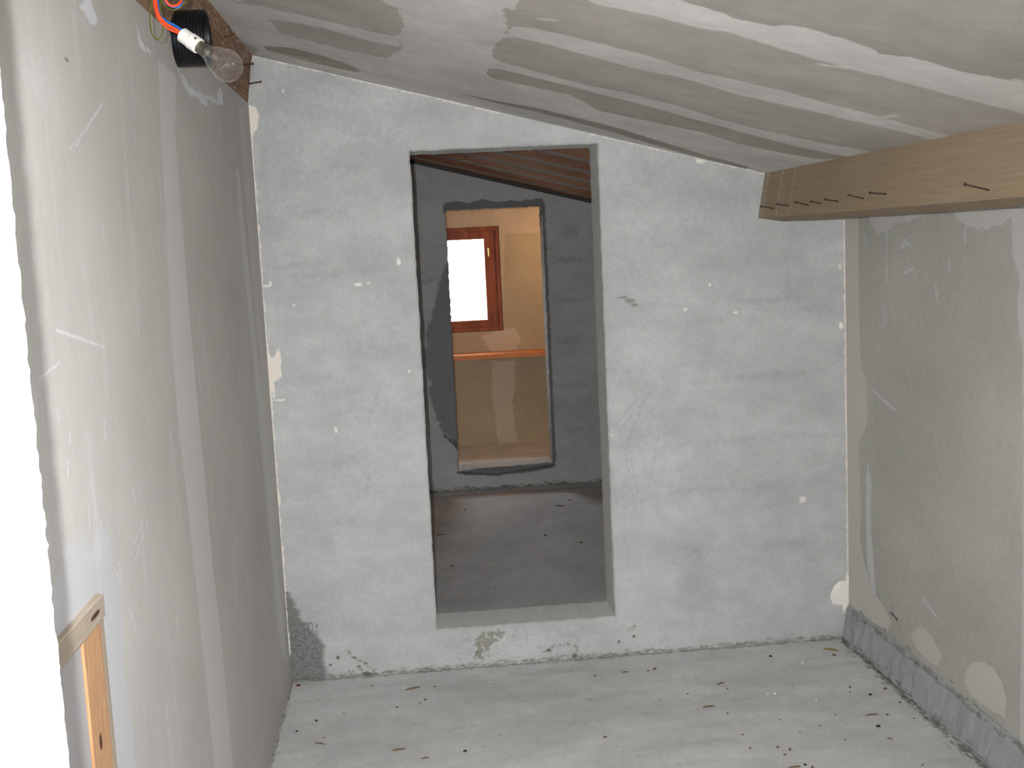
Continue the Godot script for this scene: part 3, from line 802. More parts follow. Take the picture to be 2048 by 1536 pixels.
	# wiped edges and stray smears
	for q: Array in [[-0.4251, 0.9469, -0.3793, 0.854], [-0.4015, 0.6645, -0.3975, 0.4921], [-0.3999, 0.4701, -0.3584, 0.6342], [-0.3756, 0.2223, -0.2619, 0.235], [-0.3676, 1.0704, -0.3481, 0.9375], [0.9288, 1.9629, 0.978, 2.0095], [1.2368, 1.5587, 1.2434, 1.6402], [1.2303, 2.2271, 1.2462, 2.2323], [0.2678, 1.2929, 0.2459, 1.1146], [0.2506, 1.7478, 0.2801, 1.5394], [0.3418, 1.7543, 0.3729, 1.7808], [0.9255, 1.9718, 0.9745, 1.9902]]:
		c.stroke(q[0], q[1], q[2], q[3], 0.026, FILLER, 0.45, 0.35)
	c.grain([[0.4, 0.4, 0.04], [0.08, 0.08, 0.02], [0.006, 0.006, 0.025], [0.003, 0.003, 0.03]])
	var cc := c
	var uvc := func(p: Vector3) -> Vector2: return cc.uv(p.x, p.z)
	var cm := painted(c.texture(), 0.85)
	var ce := setting_root("ceiling", "sloping plasterboard ceiling striped with pale joint compound")
	var rx0 := 0.42               # added roof window in its near end, unseen, lets in fill light
	var rx1 := 1.15
	var rz0 := 2.74
	var rz1 := 3.34
	for q: Array in [[XL - 0.12, XR + 0.1, -TH, 0.62], [XL - 0.12, XR + 0.1, 0.62, 1.27], [XL - 0.12, XR + 0.1, 1.27, 1.95], [XL - 0.12, XR + 0.1, 1.95, rz0], [XL - 0.12, rx0, rz0, rz1], [rx1, XR + 0.1, rz0, rz1], [XL - 0.12, XR + 0.1, rz1, ZN + 0.12]]:
		mesh_node("plasterboard_panel", roof_slab(q[0], q[1], q[2], q[3], 0.0, 0.06, uvc), cm, ce)
	var rw := setting_root("added_window_3", "added unseen roof window in the sloping ceiling by the doorway, for fill light")
	var rf := painted(wood_texture(Color(0.80, 0.62, 0.42), Color(0.70, 0.50, 0.32), 64, 256, 140, 4.0), 0.5)
	for q: Array in [[rx0, rx0 + 0.06, rz0, rz1], [rx1 - 0.06, rx1, rz0, rz1], [rx0 + 0.06, rx1 - 0.06, rz0, rz0 + 0.06], [rx0 + 0.06, rx1 - 0.06, rz1 - 0.06, rz1]]:
		mesh_node("frame_bar", roof_slab(q[0], q[1], q[2], q[3], 0.02, 0.06, plain_uv), rf, rw)
	var rg := mat(Color(0.95, 0.97, 1.0, 0.06), 0.03)
	rg.transparency = BaseMaterial3D.TRANSPARENCY_ALPHA
	mesh_node("pane", roof_slab(rx0 + 0.06, rx1 - 0.06, rz0 + 0.06, rz1 - 0.06, 0.05, 0.004, plain_uv), rg, rw)

var cement: StandardMaterial3D
var floor_cement: StandardMaterial3D
var floor_uv: Callable
var plank_mats := []

# ---------------------------------------------------------------- room 2
func build_second_room() -> void:
	var c := cement_canvas(XL, XR, 0.0, 2.5, 800, 860, 61)
	for q: Array in [[1.1201, 1.5604, 0.1724, 0.034], [1.1435, 1.2855, 0.1733, 0.0274], [1.1149, 1.011, 0.1565, 0.0346], [1.1285, 1.7637, 0.1031, 0.0676], [0.1579, 1.472, 0.1013, 0.0337], [1.1196, 0.6973, 0.1399, 0.0279], [1.1068, 0.3815, 0.1405, 0.0282]]:
		c.stain(q[0], q[1], q[2], q[3], Color(0.52, 0.54, 0.55), 0.4, 0.8, 0.9)
	# darker fresh cement round the second opening
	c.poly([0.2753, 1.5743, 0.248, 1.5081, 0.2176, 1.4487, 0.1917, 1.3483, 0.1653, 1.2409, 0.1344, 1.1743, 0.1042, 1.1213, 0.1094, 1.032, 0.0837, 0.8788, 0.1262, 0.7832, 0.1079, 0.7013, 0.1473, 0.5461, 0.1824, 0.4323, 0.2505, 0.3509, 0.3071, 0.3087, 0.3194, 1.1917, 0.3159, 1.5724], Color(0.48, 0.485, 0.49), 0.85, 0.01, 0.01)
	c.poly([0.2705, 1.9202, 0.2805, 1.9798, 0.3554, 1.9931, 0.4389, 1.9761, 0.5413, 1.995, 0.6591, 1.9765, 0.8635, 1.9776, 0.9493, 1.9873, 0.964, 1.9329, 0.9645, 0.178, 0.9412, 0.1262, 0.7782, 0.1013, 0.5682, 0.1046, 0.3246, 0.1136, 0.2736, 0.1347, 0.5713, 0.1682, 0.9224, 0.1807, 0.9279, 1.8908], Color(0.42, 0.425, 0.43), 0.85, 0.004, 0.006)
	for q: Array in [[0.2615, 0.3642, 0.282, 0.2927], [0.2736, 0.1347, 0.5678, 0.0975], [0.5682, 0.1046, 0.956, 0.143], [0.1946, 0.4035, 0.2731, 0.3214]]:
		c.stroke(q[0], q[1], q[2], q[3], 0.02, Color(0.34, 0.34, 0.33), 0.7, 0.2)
	for i in 600:
		c.stain(c.dice.randf_range(XL, XR), absf(c.dice.randfn(0.0, 0.012)), c.dice.randf_range(0.006, 0.03), c.dice.randf_range(0.003, 0.008), Color(0.34, 0.34, 0.32), 0.3, 0.9, 0.6)
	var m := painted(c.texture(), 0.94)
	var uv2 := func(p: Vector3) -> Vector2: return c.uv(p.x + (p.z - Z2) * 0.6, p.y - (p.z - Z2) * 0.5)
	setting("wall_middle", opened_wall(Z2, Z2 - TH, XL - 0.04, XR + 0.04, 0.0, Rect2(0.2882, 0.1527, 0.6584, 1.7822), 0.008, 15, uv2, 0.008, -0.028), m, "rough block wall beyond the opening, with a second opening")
	setting("trim_2", roof_slab(XL, XR, Z2 - TH, Z2 - 0.07, -0.04, 0.06, plain_uv), mat(Color(0.3, 0.3, 0.3)), "recessed strip between the middle wall and the roof, coloured dark for shade")  # dark colour stands in for the shade of the gap
	setting("wall_second_left", box(Vector3(XL - 0.16, 0.0, Z2), Vector3(XL, ceil_y(XL) + 0.05, -TH)), cement)
	setting("wall_second_right", box(Vector3(XR, 0.0, Z2), Vector3(XR + 0.16, ceil_y(XR) + 0.05, -TH)), cement)
	setting("floor", box(Vector3(XL - 0.1, -0.12, Z2 - TH), Vector3(XR + 0.1, 0.0, 0.0), func(p: Vector3) -> Vector2: return floor_uv.call(Vector3(p.x, 0.0, 1.35 - p.z * 0.65))), floor_cement, "dim cement floor of the second room")
	# clay roof slabs, each row running down the slope, bedded with grey mortar
	for i in 3:
		var clay: Color = [Color(0.80, 0.56, 0.43), Color(0.77, 0.535, 0.41), Color(0.82, 0.585, 0.45)][i]
		var cv := Canvas.new(0.0, 1.0, 0.0, 1.0, 256, 256, clay, 70 + i)
		cv.grain([[0.3, 0.3, 0.05], [0.05, 0.02, 0.04], [0.015, 0.015, 0.05]])
		plank_mats.append(painted(cv.texture(), 0.85))
	slab_ceiling(Z2 - TH, -TH, "sloping ceiling of red-brown clay slabs with grey mortar joints, in the second room")

func slab_ceiling(z0: float, z1: float, label: String) -> void:
	var ce := setting_root("ceiling", label)
	var mortar := mat(Color(0.74, 0.71, 0.70), 0.95)
	mesh_node("roof_deck", roof_slab(XL - 0.12, XR + 0.1, z0, z1, 0.02, 0.05, plain_uv), mat(Color(0.4, 0.36, 0.33)), ce)
	var n := 0
	var z := -0.47
	while z - 0.53 > z1:
		z -= 0.53
	while z > z0 - 0.53:
		var lo := maxf(z0, z - 0.53 + 0.05)
		var hi := minf(z1, z - 0.05)
		var x := XL - 0.06 - 0.2 * (n % 2)
		while x < XR and hi - lo > 0.02:
			var xa := maxf(x + 0.003, XL - 0.06)
			var xb := minf(x + 0.597, XR + 0.06)
			if xb - xa > 0.02:
				mesh_node("clay_slab", roof_slab(xa, xb, lo, hi, 0.0, 0.03, func(p: Vector3) -> Vector2: return Vector2(p.x, p.z)), plank_mats[n % 3], ce)
				n += 1
			x += 0.6
		if z - 0.05 > z0 and z + 0.05 < z1:
			mesh_node("mortar_joint", roof_slab(XL - 0.06, XR + 0.06, z - 0.06, z + 0.06, -0.0006, 0.03, plain_uv), mortar, ce)
		n += 1
		z -= 0.53

# ---------------------------------------------------------------- room 3
func build_third_room() -> void:
	var base := BOARD * Color(1.0, 0.94, 0.82)
	var fill := FILLER * Color(1.0, 0.95, 0.86)
	var c := Canvas.new(XL, XR, 0.0, 2.5, 700, 760, base, 81)
	c.poly([0.6834, 0.7092, 0.8744, 0.6983, 0.8753, 0.5358, 0.8417, 0.366, 0.8401, 0.1504, 0.89, -0.0697, 0.7013, -0.0576, 0.6819, 0.2465, 0.6669, 0.4623], fill, 0.9, 0.006, 0.004)
	c.poly([0.3094, 1.991, 1.1657, 1.9737, 1.1565, 1.7666, 0.849, 1.7684, 0.8219, 1.5533, 0.772, 0.9591, 0.7424, 0.9607, 0.794, 1.8455, 0.3015, 1.8474], fill, 0.6, 0.006, 0.008)
	c.poly([0.5967, 0.9263, 0.7597, 0.9682, 0.8878, 0.9824, 0.9337, 0.8739, 0.8788, 0.7918, 0.6867, 0.7771, 0.6478, 0.8472], fill, 0.85, 0.006, 0.006)
	c.grain([[0.5, 0.5, 0.03], [0.01, 0.01, 0.03]])
	var m := painted(c.texture(), 0.85)
	var uv3 := func(p: Vector3) -> Vector2: return c.uv(p.x, p.y)
	# wall with a window hole
	var win := Rect2(0.0392, 0.9633, 0.75, 0.8734)
	setting("wall_far", opened_wall(Z3, Z3 - 0.3, XL - 0.04, XR + 0.04, 0.0, win, 0.0, 25, uv3, 0.004), m, "tan plasterboard wall around the wooden window")
	setting("wall_third_left", box(Vector3(XL - 0.16, 0.0, Z3), Vector3(XL, ceil_y(XL) + 0.05, Z2 - TH)), mat(base))
	setting("wall_third_right", box(Vector3(XR, 0.0, Z3), Vector3(XR + 0.16, ceil_y(XR) + 0.05, Z2 - TH)), mat(base))
	setting("floor", box(Vector3(XL - 0.1, -0.12, Z3 - 0.3), Vector3(XR + 0.1, 0.0, Z2 - TH), func(p: Vector3) -> Vector2: return floor_uv.call(Vector3(p.x, 0.0, 0.2 - (p.z - Z2 + TH)))), floor_cement, "cement floor of the third room beyond both openings")
	slab_ceiling(Z3 - 0.3, Z2 - TH, "sloping clay slab ceiling of the third room")
	# window: fixed frame, sash, pane, handle
	var red := painted(wood_texture(Color(0.62, 0.33, 0.17), Color(0.47, 0.22, 0.10), 64, 256, 90, 4.0), 0.45)
	var w := setting_root("window_1", "small red-brown wooden window with a white bright pane")
	var zf := Z3 - 0.012
	var x0 := win.position.x
	var x1 := win.end.x
	var y0 := win.position.y
	var y1 := win.end.y
	var fr := 0.035
	for q: Array in [[x0, y0, x0 + fr, y1], [x1 - fr, y0, x1, y1], [x0 + fr - 0.008, y1 - fr, x1 - fr + 0.008, y1], [x0 + fr - 0.008, y0, x1 - fr + 0.008, y0 + fr]]:
		mesh_node("frame_bar", box(Vector3(q[0], q[1], zf - 0.06), Vector3(q[2], q[3], zf), plain_uv, 0.004), red, w)
	var sash := Node3D.new()
	sash.name = "sash"
	w.add_child(sash)
	var gx0 := x0 + 0.115
	var gx1: float = 0.662
	var gy0: float = 1.0595
	var gy1: float = 1.7356
	var zs := zf - 0.018
	for q: Array in [[x0 + fr - 0.008, y0 + fr - 0.008, gx0, y1 - fr + 0.008], [gx1, y0 + fr - 0.008, x1 - fr + 0.008, y1 - fr + 0.008], [gx0 - 0.01, gy1, gx1 + 0.01, y1 - fr + 0.008], [gx0 - 0.01, y0 + fr - 0.008, gx1 + 0.01, gy0]]:
		mesh_node("sash_rail", box(Vector3(q[0], q[1], zs - 0.045), Vector3(q[2], q[3], zs), plain_uv, 0.005), red, sash)
	var glass := mat(Color(0.95, 0.97, 1.0, 0.08), 0.03)
	glass.transparency = BaseMaterial3D.TRANSPARENCY_ALPHA
	mesh_node("pane", box(Vector3(gx0 - 0.005, gy0 - 0.005, zs - 0.028), Vector3(gx1 + 0.005, gy1 + 0.005, zs - 0.024)), glass, sash)
	var brass := mat(Color(0.85, 0.74, 0.45), 0.3, 0.9)
	var hy := 1.66
	mesh_node("handle", tube(curve([Vector3(gx1 + 0.035, hy, zs), Vector3(gx1 + 0.035, hy, zs + 0.03), Vector3(gx1 + 0.035, hy - 0.02, zs + 0.036), Vector3(gx1 + 0.035, hy - 0.07, zs + 0.034)]), 0.006), brass, sash)
	# pine ledge under the window
	var pine := painted(wood_texture(Color(0.86, 0.60, 0.40), Color(0.72, 0.44, 0.26), 64, 512, 95, 4.0), 0.5)
	tag(mesh_node("window_ledge", box(Vector3(XL + 0.005, 0.7493, Z3), Vector3(XR - 0.005, 0.7905, Z3 + 0.22), func(p: Vector3) -> Vector2: return Vector2(p.z * 5.0 + p.y * 5.0, p.x * 0.6), 0.004), pine), "long pale pine ledge board under the far window", "ledge")
	# bare warm bulb by the ceiling of that room
	var t := thing("ceiling_lamp", "lit bare bulb on a short cord in the far room", "lamp", Vector3(1.35, ceil_y(1.35), -4.5))
	mesh_node("cord", tube(PackedVector3Array([Vector3(0, 0.0, 0), Vector3(0, -0.16, 0)]), 0.004), mat(Color(0.85, 0.85, 0.82)), t)
	mesh_node("socket", lathe(PackedVector2Array([Vector2(0, -0.14), Vector2(0.018, -0.145), Vector2(0.02, -0.2), Vector2(0, -0.2)])), mat(Color(0.9, 0.9, 0.88)), t)
	var glow := mat(Color(1, 0.95, 0.85), 0.4)
	glow.emission_enabled = true
	glow.emission = Color(1.0, 0.74, 0.42)
	glow.emission_energy_multiplier = 6.0
	mesh_node("bulb", lathe(bulb_profile(-0.2, -1.0)), glow, t)
	var l := OmniLight3D.new()
	l.name = "bulb_light"
	t.add_child(l)
	l.position = Vector3(0, -0.265, 0)
	l.light_color = Color(1.0, 0.84, 0.62)
	l.light_energy = LAMP
	l.light_size = 0.03
	l.omni_range = 20.0
	l.omni_attenuation = 2.0
	l.shadow_enabled = true

const LAMP := 0.2

func bulb_profile(y: float, dir: float) -> PackedVector2Array:
	var out := PackedVector2Array([Vector2(0.0125, y)])
	for k in 6:
		var t := (k + 1) / 6.0
		out.append(Vector2(lerpf(0.0125, 0.0245, t * t * (3.0 - 2.0 * t)), y + dir * 0.034 * t))
	for k in 15:
		var a := lerpf(-0.62, PI / 2.0, k / 14.0)
		out.append(Vector2(0.030 * cos(a), y + dir * (0.0515 + 0.030 * sin(a))))
	out[out.size() - 1].x = 0.0
	return out

# ---------------------------------------------------------------- the landing behind the camera
func build_landing() -> void:
	var c := Canvas.new(-1.4, 2.0, 0.0, 2.6, 700, 540, Color(0.88, 0.88, 0.87), 101)
	c.grain([[0.05, 0.05, 0.012], [0.012, 0.012, 0.03], [0.005, 0.005, 0.03]])
	var white := painted(c.texture(), 0.9)
	var uvw := func(p: Vector3) -> Vector2: return c.uv(p.x + p.z * 0.7, p.y + p.z * 0.3)
	# doorway wall, rough white plaster
	setting("wall_doorway", opened_wall(ZN, ZN + 0.22, -1.4, 2.0, 0.0, Rect2(-0.338, 0.0, 1.34, 2.02), 0.0022, 35, uvw, 0.002, 0.3, 0.005), white, "rough white plaster wall of the doorway")
	var x0 := -1.3
	var x1 := 1.9
	var z1 := 6.3
	setting("wall_landing_left", box(Vector3(x0 - 0.1, 0.0, ZN + 0.22), Vector3(x0, 2.7, z1), uvw), white)
	setting("wall_landing_right", box(Vector3(x1, 0.0, ZN + 0.22), Vector3(x1 + 0.1, 2.7, z1), uvw), white)
	setting("floor", box(Vector3(x0 - 0.1, -0.12, ZN), Vector3(x1 + 0.1, 0.0, z1 + 0.2), func(p: Vector3) -> Vector2: return floor_uv.call(Vector3(p.x, 0, p.z - 3.0))), floor_cement, "cement floor of the landing")
	setting("ceiling", box(Vector3(x0 - 0.1, 2.7, ZN), Vector3(x1 + 0.1, 2.8, z1 + 0.2), uvw), white, "white landing ceiling")
	# outside wall with a wide window
	var win := Rect2(0.2, 0.95, 0.8, 1.0)
	var st := Node3D.new()
	st.name = numbered("wall_landing_back")
	add_child(st)
	st.set_meta("kind", "structure")
	for q: Array in [[x0 - 0.1, 0.0, win.position.x, 2.7], [win.end.x, 0.0, x1 + 0.1, 2.7], [win.position.x, 0.0, win.end.x, win.position.y], [win.position.x, win.end.y, win.end.x, 2.7]]:
		mesh_node("wall_section", box(Vector3(q[0], q[1], z1), Vector3(q[2], q[3], z1 + 0.2), uvw), white, st)
	var fw := setting_root("window_2", "wide white window of the landing")
	var wm := mat(Color(0.9, 0.9, 0.9), 0.4)
	for q: Array in [[win.position.x, win.position.y, win.position.x + 0.05, win.end.y], [win.end.x - 0.05, win.position.y, win.end.x, win.end.y], [win.position.x, win.position.y, win.end.x, win.position.y + 0.05], [win.position.x, win.end.y - 0.05, win.end.x, win.end.y], [win.get_center().x - 0.03, win.position.y, win.get_center().x + 0.03, win.end.y]]:
		mesh_node("frame_bar", box(Vector3(q[0], q[1], z1 + 0.05), Vector3(q[2], q[3], z1 + 0.1)), wm, fw)
	var glass := mat(Color(0.95, 0.97, 1.0, 0.06), 0.03)
	glass.transparency = BaseMaterial3D.TRANSPARENCY_ALPHA
	mesh_node("pane", box(Vector3(win.position.x, win.position.y, z1 + 0.07), Vector3(win.end.x, win.end.y, z1 + 0.074)), glass, fw)

# ---------------------------------------------------------------- roof timbers
func nail(parent: Node3D, root: Vector3, dir: Vector3, length: float, m: Material, r := 0.0022) -> void:
	var d := dir.normalized()
	var st := SurfaceTool.new()
	st.begin(Mesh.PRIMITIVE_TRIANGLES)
	st.append_from(tube(PackedVector3Array([root - d * 0.01, root + d * length]), r, 8), 0, Transform3D())
	st.append_from(tube(PackedVector3Array([root + d * (length - 0.0016), root + d * length]), r * 2.1, 10), 0, Transform3D())
	mesh_node("nail", st.commit(), m, parent)

func build_beams() -> void:
	var iron := mat(Color(0.26, 0.21, 0.19), 0.6, 0.5)
	var rust := mat(Color(0.34, 0.20, 0.13), 0.8, 0.3)
	# purlin along wall_right
	var tx := wood_texture(Color(0.59, 0.525, 0.44), Color(0.55, 0.475, 0.385), 160, 1024, 111, 3.2)
	var im := tx.get_image()
	var smear := RandomNumberGenerator.new()
	smear.seed = 5
	var wipe := FastNoiseLite.new()
	wipe.seed = 8
	wipe.frequency = 0.05
	for y in 150:                          # plaster wiped across its end in patches
		for x in im.get_width():
			var z := y / 1024.0 * ZN
			var k := 0.0
			for b: Array in [[0.03, 0.05, 0.5], [0.22, 0.018, 0.55], [0.27, 0.008, 0.4], [0.36, 0.014, 0.4]]:
				var d: float = absf(z - b[0] + wipe.get_noise_2d(x, y * 0.3) * 0.015) / b[1]
				k = maxf(k, clampf((1.0 - d) * 2.0, 0.0, 1.0) * b[2] * clampf(0.7 + wipe.get_noise_2d(x * 2.0 + 90.0, y) * 1.2, 0.0, 1.0))
			im.set_pixel(x, y, im.get_pixel(x, y).lerp(FILLER, k * 0.6))
	var pm := painted(ImageTexture.create_from_image(im), 0.75)
	var t := thing("roof_purlin", "clean brown timber purlin with a row of nails, above the kerb wall", "beam")
	var A := Vector2(1.4317, 1.9287)
	var B := Vector2(1.3997, 1.7522)
	var C := Vector2(1.5079, 1.7326)
	var across := (C - B).normalized()
	var up := (A - B).normalized()
	var D := C + up * ((A - B).length() + 0.03)
	var top := A + up * 0.03
	var ch := 0.003
	var prof := PackedVector2Array([B + up * ch, B + across * ch, C - across * ch, C + up * ch, D, top])
	var uvb := func(p: Vector3) -> Vector2: return Vector2((Vector2(p.x, p.y) - B).dot(up) / 0.25 + (Vector2(p.x, p.y) - B).dot(across) / 0.4, p.z / ZN)
	mesh_node("timber", sweep_z(prof, 0.0, ZN, 60, 0.0012, uvb), pm, t)
	var out := -Vector3(across.x, across.y, 0)
	for q: Array in [[1.4053, 1.7833, 0.054, 0.1826], [1.4063, 1.7887, 0.048, 0.3511], [1.4054, 1.7834, 0.048, 0.5521], [1.4054, 1.7838, 0.038, 0.6819], [1.4056, 1.7847, 0.048, 0.8338], [1.4058, 1.786, 0.05, 1.0366], [1.4069, 1.7921, 0.052, 1.2026], [1.4039, 1.7751, 0.062, 1.7986]]:
		var len: float = q[2]
		nail(t, Vector3(q[0], q[1], q[3]), out + Vector3(0, smear.randf_range(-0.1, 0.1), smear.randf_range(-0.12, 0.12)), len, iron)
	# old beam along the head of wall_left
	var ot := wood_texture(Color(0.62, 0.50, 0.40), Color(0.46, 0.35, 0.27), 160, 1024, 121, 5.0)
	im = ot.get_image()
	for i in 700:                          # scraped plaster and splits
		var y := smear.randi_range(0, 1000)
		var x := smear.randi_range(0, 150)
		var long := smear.randi_range(4, 22)
		var cc: Color = [Color(0.68, 0.62, 0.55), Color(0.30, 0.22, 0.17), Color(0.74, 0.71, 0.66)][i % 3]
		for k in long:
			var xx := clampi(x + int(k * 0.5 * (1 if i % 2 else -1)), 0, 159)
			for wide in 2:
				var xw := mini(159, xx + wide)
				im.set_pixel(xw, mini(1023, y + k), im.get_pixel(xw, mini(1023, y + k)).lerp(cc, 0.7))
	var om := painted(ImageTexture.create_from_image(im), 0.9)
	t = thing("ridge_beam", "old dark rough timber beam above the plasterboard, behind the bulb", "beam")
	var b0 := Vector2(XL - 0.003, 2.2665)
	var b1 := Vector2(XL + 0.034, ceil_y(XL + 0.034) + 0.03)
	var b2 := Vector2(XL - 0.10, ceil_y(XL - 0.1) + 0.05)
	var b3 := Vector2(XL - 0.12, 2.2665 + 0.001)
	var uvo := func(p: Vector3) -> Vector2: return Vector2((p.y - 2.26) / 0.25 + (XL - p.x) / 0.3, p.z / ZN)
	mesh_node("timber", sweep_z(PackedVector2Array([b0, b1.lerp(b0, 0.66) + Vector2(0.002, 0), b1.lerp(b0, 0.33) - Vector2(0.003, 0), b1, b2, b3]), 0.0, ZN, 110, 0.006, uvo, 7), om, t)
	nail(t, Vector3(XL + 0.012, 2.335, 0.03), Vector3(1, 0.12, 0.1), 0.045, rust, 0.0026)
	nail(t, Vector3(XL + 0.02, 2.375, 0.22), Vector3(1, 0.05, 0.1), 0.035, rust, 0.0026)
	nail(t, Vector3(XL + 0.022, 2.40, 0.62), Vector3(1, 0.3, 0.0), 0.03, rust, 0.0026)

# ---------------------------------------------------------------- bulb, wires and duct
func build_bulb() -> void:
	var t := thing("hanging_bulb", "unlit clear glass bulb in a white socket hanging on coloured wires", "light bulb", Vector3(-0.389, 2.1172, 2.223))
	var base := t.position
	var axis: Vector3 = Vector3(0.0657, -0.0513, 0.0244)
	axis = axis.normalized()
	var frame := Basis(Quaternion(Vector3(0, -1, 0), axis))
	var place := func(o: Node3D) -> void:
		o.basis = frame
	# socket body: two stepped halves, then the metal cap, then the glass
	var sock := mesh_node("socket", lathe(PackedVector2Array([Vector2(0, 0), Vector2(0.0125, 0), Vector2(0.0138, -0.0015), Vector2(0.0138, -0.020), Vector2(0.0150, -0.0215), Vector2(0.0150, -0.040), Vector2(0.0138, -0.042), Vector2(0.011, -0.042)]), 28, false), mat(Color(0.74, 0.73, 0.71), 0.45), t)
	place.call(sock)
	var screw := mesh_node("terminal_screw", lathe(PackedVector2Array([Vector2(0, 0.002), Vector2(0.002, 0.002), Vector2(0.002, -0.002), Vector2(0, -0.002)]), 8), mat(Color(0.1, 0.1, 0.1), 0.6), sock)
	screw.position = Vector3(0.006, -0.034, 0.0135)
	screw.rotation.x = PI / 2.0
	var cap := mesh_node("cap", lathe(PackedVector2Array([Vector2(0.0112, -0.036), Vector2(0.0118, -0.045), Vector2(0.0112, -0.046), Vector2(0.0118, -0.050), Vector2(0.0128, -0.056), Vector2(0.0135, -0.058)]), 28), mat(Color(0.42, 0.40, 0.36), 0.4, 0.8), t)
	place.call(cap)
	var gl := mat(Color(0.8, 0.8, 0.8, 0.02), 0.02)
	gl.transparency = BaseMaterial3D.TRANSPARENCY_ALPHA
	gl.metallic_specular = 0.6
	var glass := mesh_node("glass", lathe(bulb_profile(-0.056, -1.0), 40), gl, t)
	place.call(glass)
	var wire := mat(Color(0.5, 0.48, 0.45), 0.4, 0.8)
	place.call(mesh_node("glass_stem", lathe(PackedVector2Array([Vector2(0.006, -0.056), Vector2(0.0045, -0.075), Vector2(0.002, -0.088), Vector2(0, -0.089)])), gl, t))
	place.call(mesh_node("filament", tube(curve([Vector3(0.003, -0.085, 0), Vector3(0.014, -0.103, 0), Vector3(0.007, -0.107, 0.005), Vector3(-0.007, -0.107, 0.005), Vector3(-0.014, -0.103, 0), Vector3(-0.003, -0.085, 0)], 6), 0.0006, 5), wire, t))
	# wires, in positions relative to the socket's head
	var cols := {"orange": Color(0.80, 0.27, 0.14), "blue": Color(0.13, 0.34, 0.60), "earth": Color(0.30, 0.31, 0.07)}
	var paths := [["orange", [Vector3(-0.3905, 2.1219, 2.2222), Vector3(-0.4058, 2.1309, 2.2198), Vector3(-0.4191, 2.1408, 2.2174), Vector3(-0.4294, 2.1552, 2.2147), Vector3(-0.435, 2.176, 2.2014), Vector3(-0.4366, 2.2015, 2.188), Vector3(-0.4223, 2.2288, 2.1655)], 0.0026], ["orange", [Vector3(-0.3931, 2.1198, 2.2192), Vector3(-0.4096, 2.1273, 2.2159), Vector3(-0.4238, 2.139, 2.2131), Vector3(-0.4331, 2.1543, 2.2104), Vector3(-0.439, 2.1785, 2.1987), Vector3(-0.4394, 2.2017, 2.1877), Vector3(-0.426, 2.2309, 2.165)], 0.0022], ["blue", [Vector3(-0.3894, 2.1256, 2.2219), Vector3(-0.4021, 2.1356, 2.2134), Vector3(-0.4129, 2.1417, 2.2117), Vector3(-0.4248, 2.151, 2.2075), Vector3(-0.4312, 2.161, 2.2036), Vector3(-0.4339, 2.1817, 2.1958), Vector3(-0.4329, 2.2014, 2.1883), Vector3(-0.4194, 2.2306, 2.1656)], 0.0026], ["earth", [Vector3(-0.4384, 2.2085, 2.1768), Vector3(-0.4458, 2.188, 2.1889), Vector3(-0.45, 2.1648, 2.1914), Vector3(-0.4507, 2.1369, 2.1949), Vector3(-0.4469, 2.1208, 2.1972), Vector3(-0.4389, 2.1149, 2.1987), Vector3(-0.4311, 2.1201, 2.1987), Vector3(-0.4273, 2.1358, 2.197), Vector3(-0.4278, 2.1591, 2.1941), Vector3(-0.4305, 2.1779, 2.1915), Vector3(-0.4215, 2.2077, 2.1784)], 0.0013], ["orange", [Vector3(-0.4233, 2.2078, 2.1782), Vector3(-0.4166, 2.1842, 2.2121), Vector3(-0.408, 2.1727, 2.2143), Vector3(-0.3969, 2.1712, 2.2155), Vector3(-0.389, 2.1813, 2.2048), Vector3(-0.3877, 2.2061, 2.1816)], 0.0024], ["blue", [Vector3(-0.4272, 2.2102, 2.1675), Vector3(-0.4212, 2.1884, 2.2011), Vector3(-0.4136, 2.1759, 2.2033), Vector3(-0.4009, 2.1698, 2.2052), Vector3(-0.3894, 2.1748, 2.2056), Vector3(-0.3849, 2.206, 2.1818)], 0.0018], ["earth", [Vector3(-0.4329, 2.2105, 2.1669), Vector3(-0.4242, 2.1848, 2.2013), Vector3(-0.4166, 2.1714, 2.2036), Vector3(-0.4039, 2.1653, 2.2055), Vector3(-0.3906, 2.1702, 2.206), Vector3(-0.3825, 2.181, 2.2054), Vector3(-0.3821, 2.2059, 2.1821)], 0.0014]]
	for q: Array in paths:
		var pts := []
		for p: Vector3 in q[1]:
			pts.append(p - base)
		mesh_node(q[0] + "_wire", tube(curve(pts, 8), q[2], 8), mat(cols[q[0]], 0.45), t)
	# black corrugated duct coming out of the wall beneath the beam
	var d := thing("corrugated_duct", "stub of black corrugated duct poking out behind the bulb", "duct", Vector3(-0.5526, 2.2621, 1.376))
	var prof := PackedVector2Array()
	var n := 13
	for k in n:
		var y := k * 0.0085 - 0.03
		prof.append(Vector2(0.068, y))
		prof.append(Vector2(0.071, y + 0.002))
		prof.append(Vector2(0.071, y + 0.0055))
		prof.append(Vector2(0.068, y + 0.0075))
	for k in range(n - 1, -1, -1):
		prof.append(Vector2(0.066, k * 0.0085 - 0.028))
	var tb := mesh_node("sleeve", lathe(prof, 40), mat(Color(0.055, 0.06, 0.075), 0.45), d)
	tb.basis = Basis(Vector3(0, 0, 1), -PI / 2.0) * Basis(Vector3(0, 1, 0), 0.3)
	tb.rotate_y(0.0)

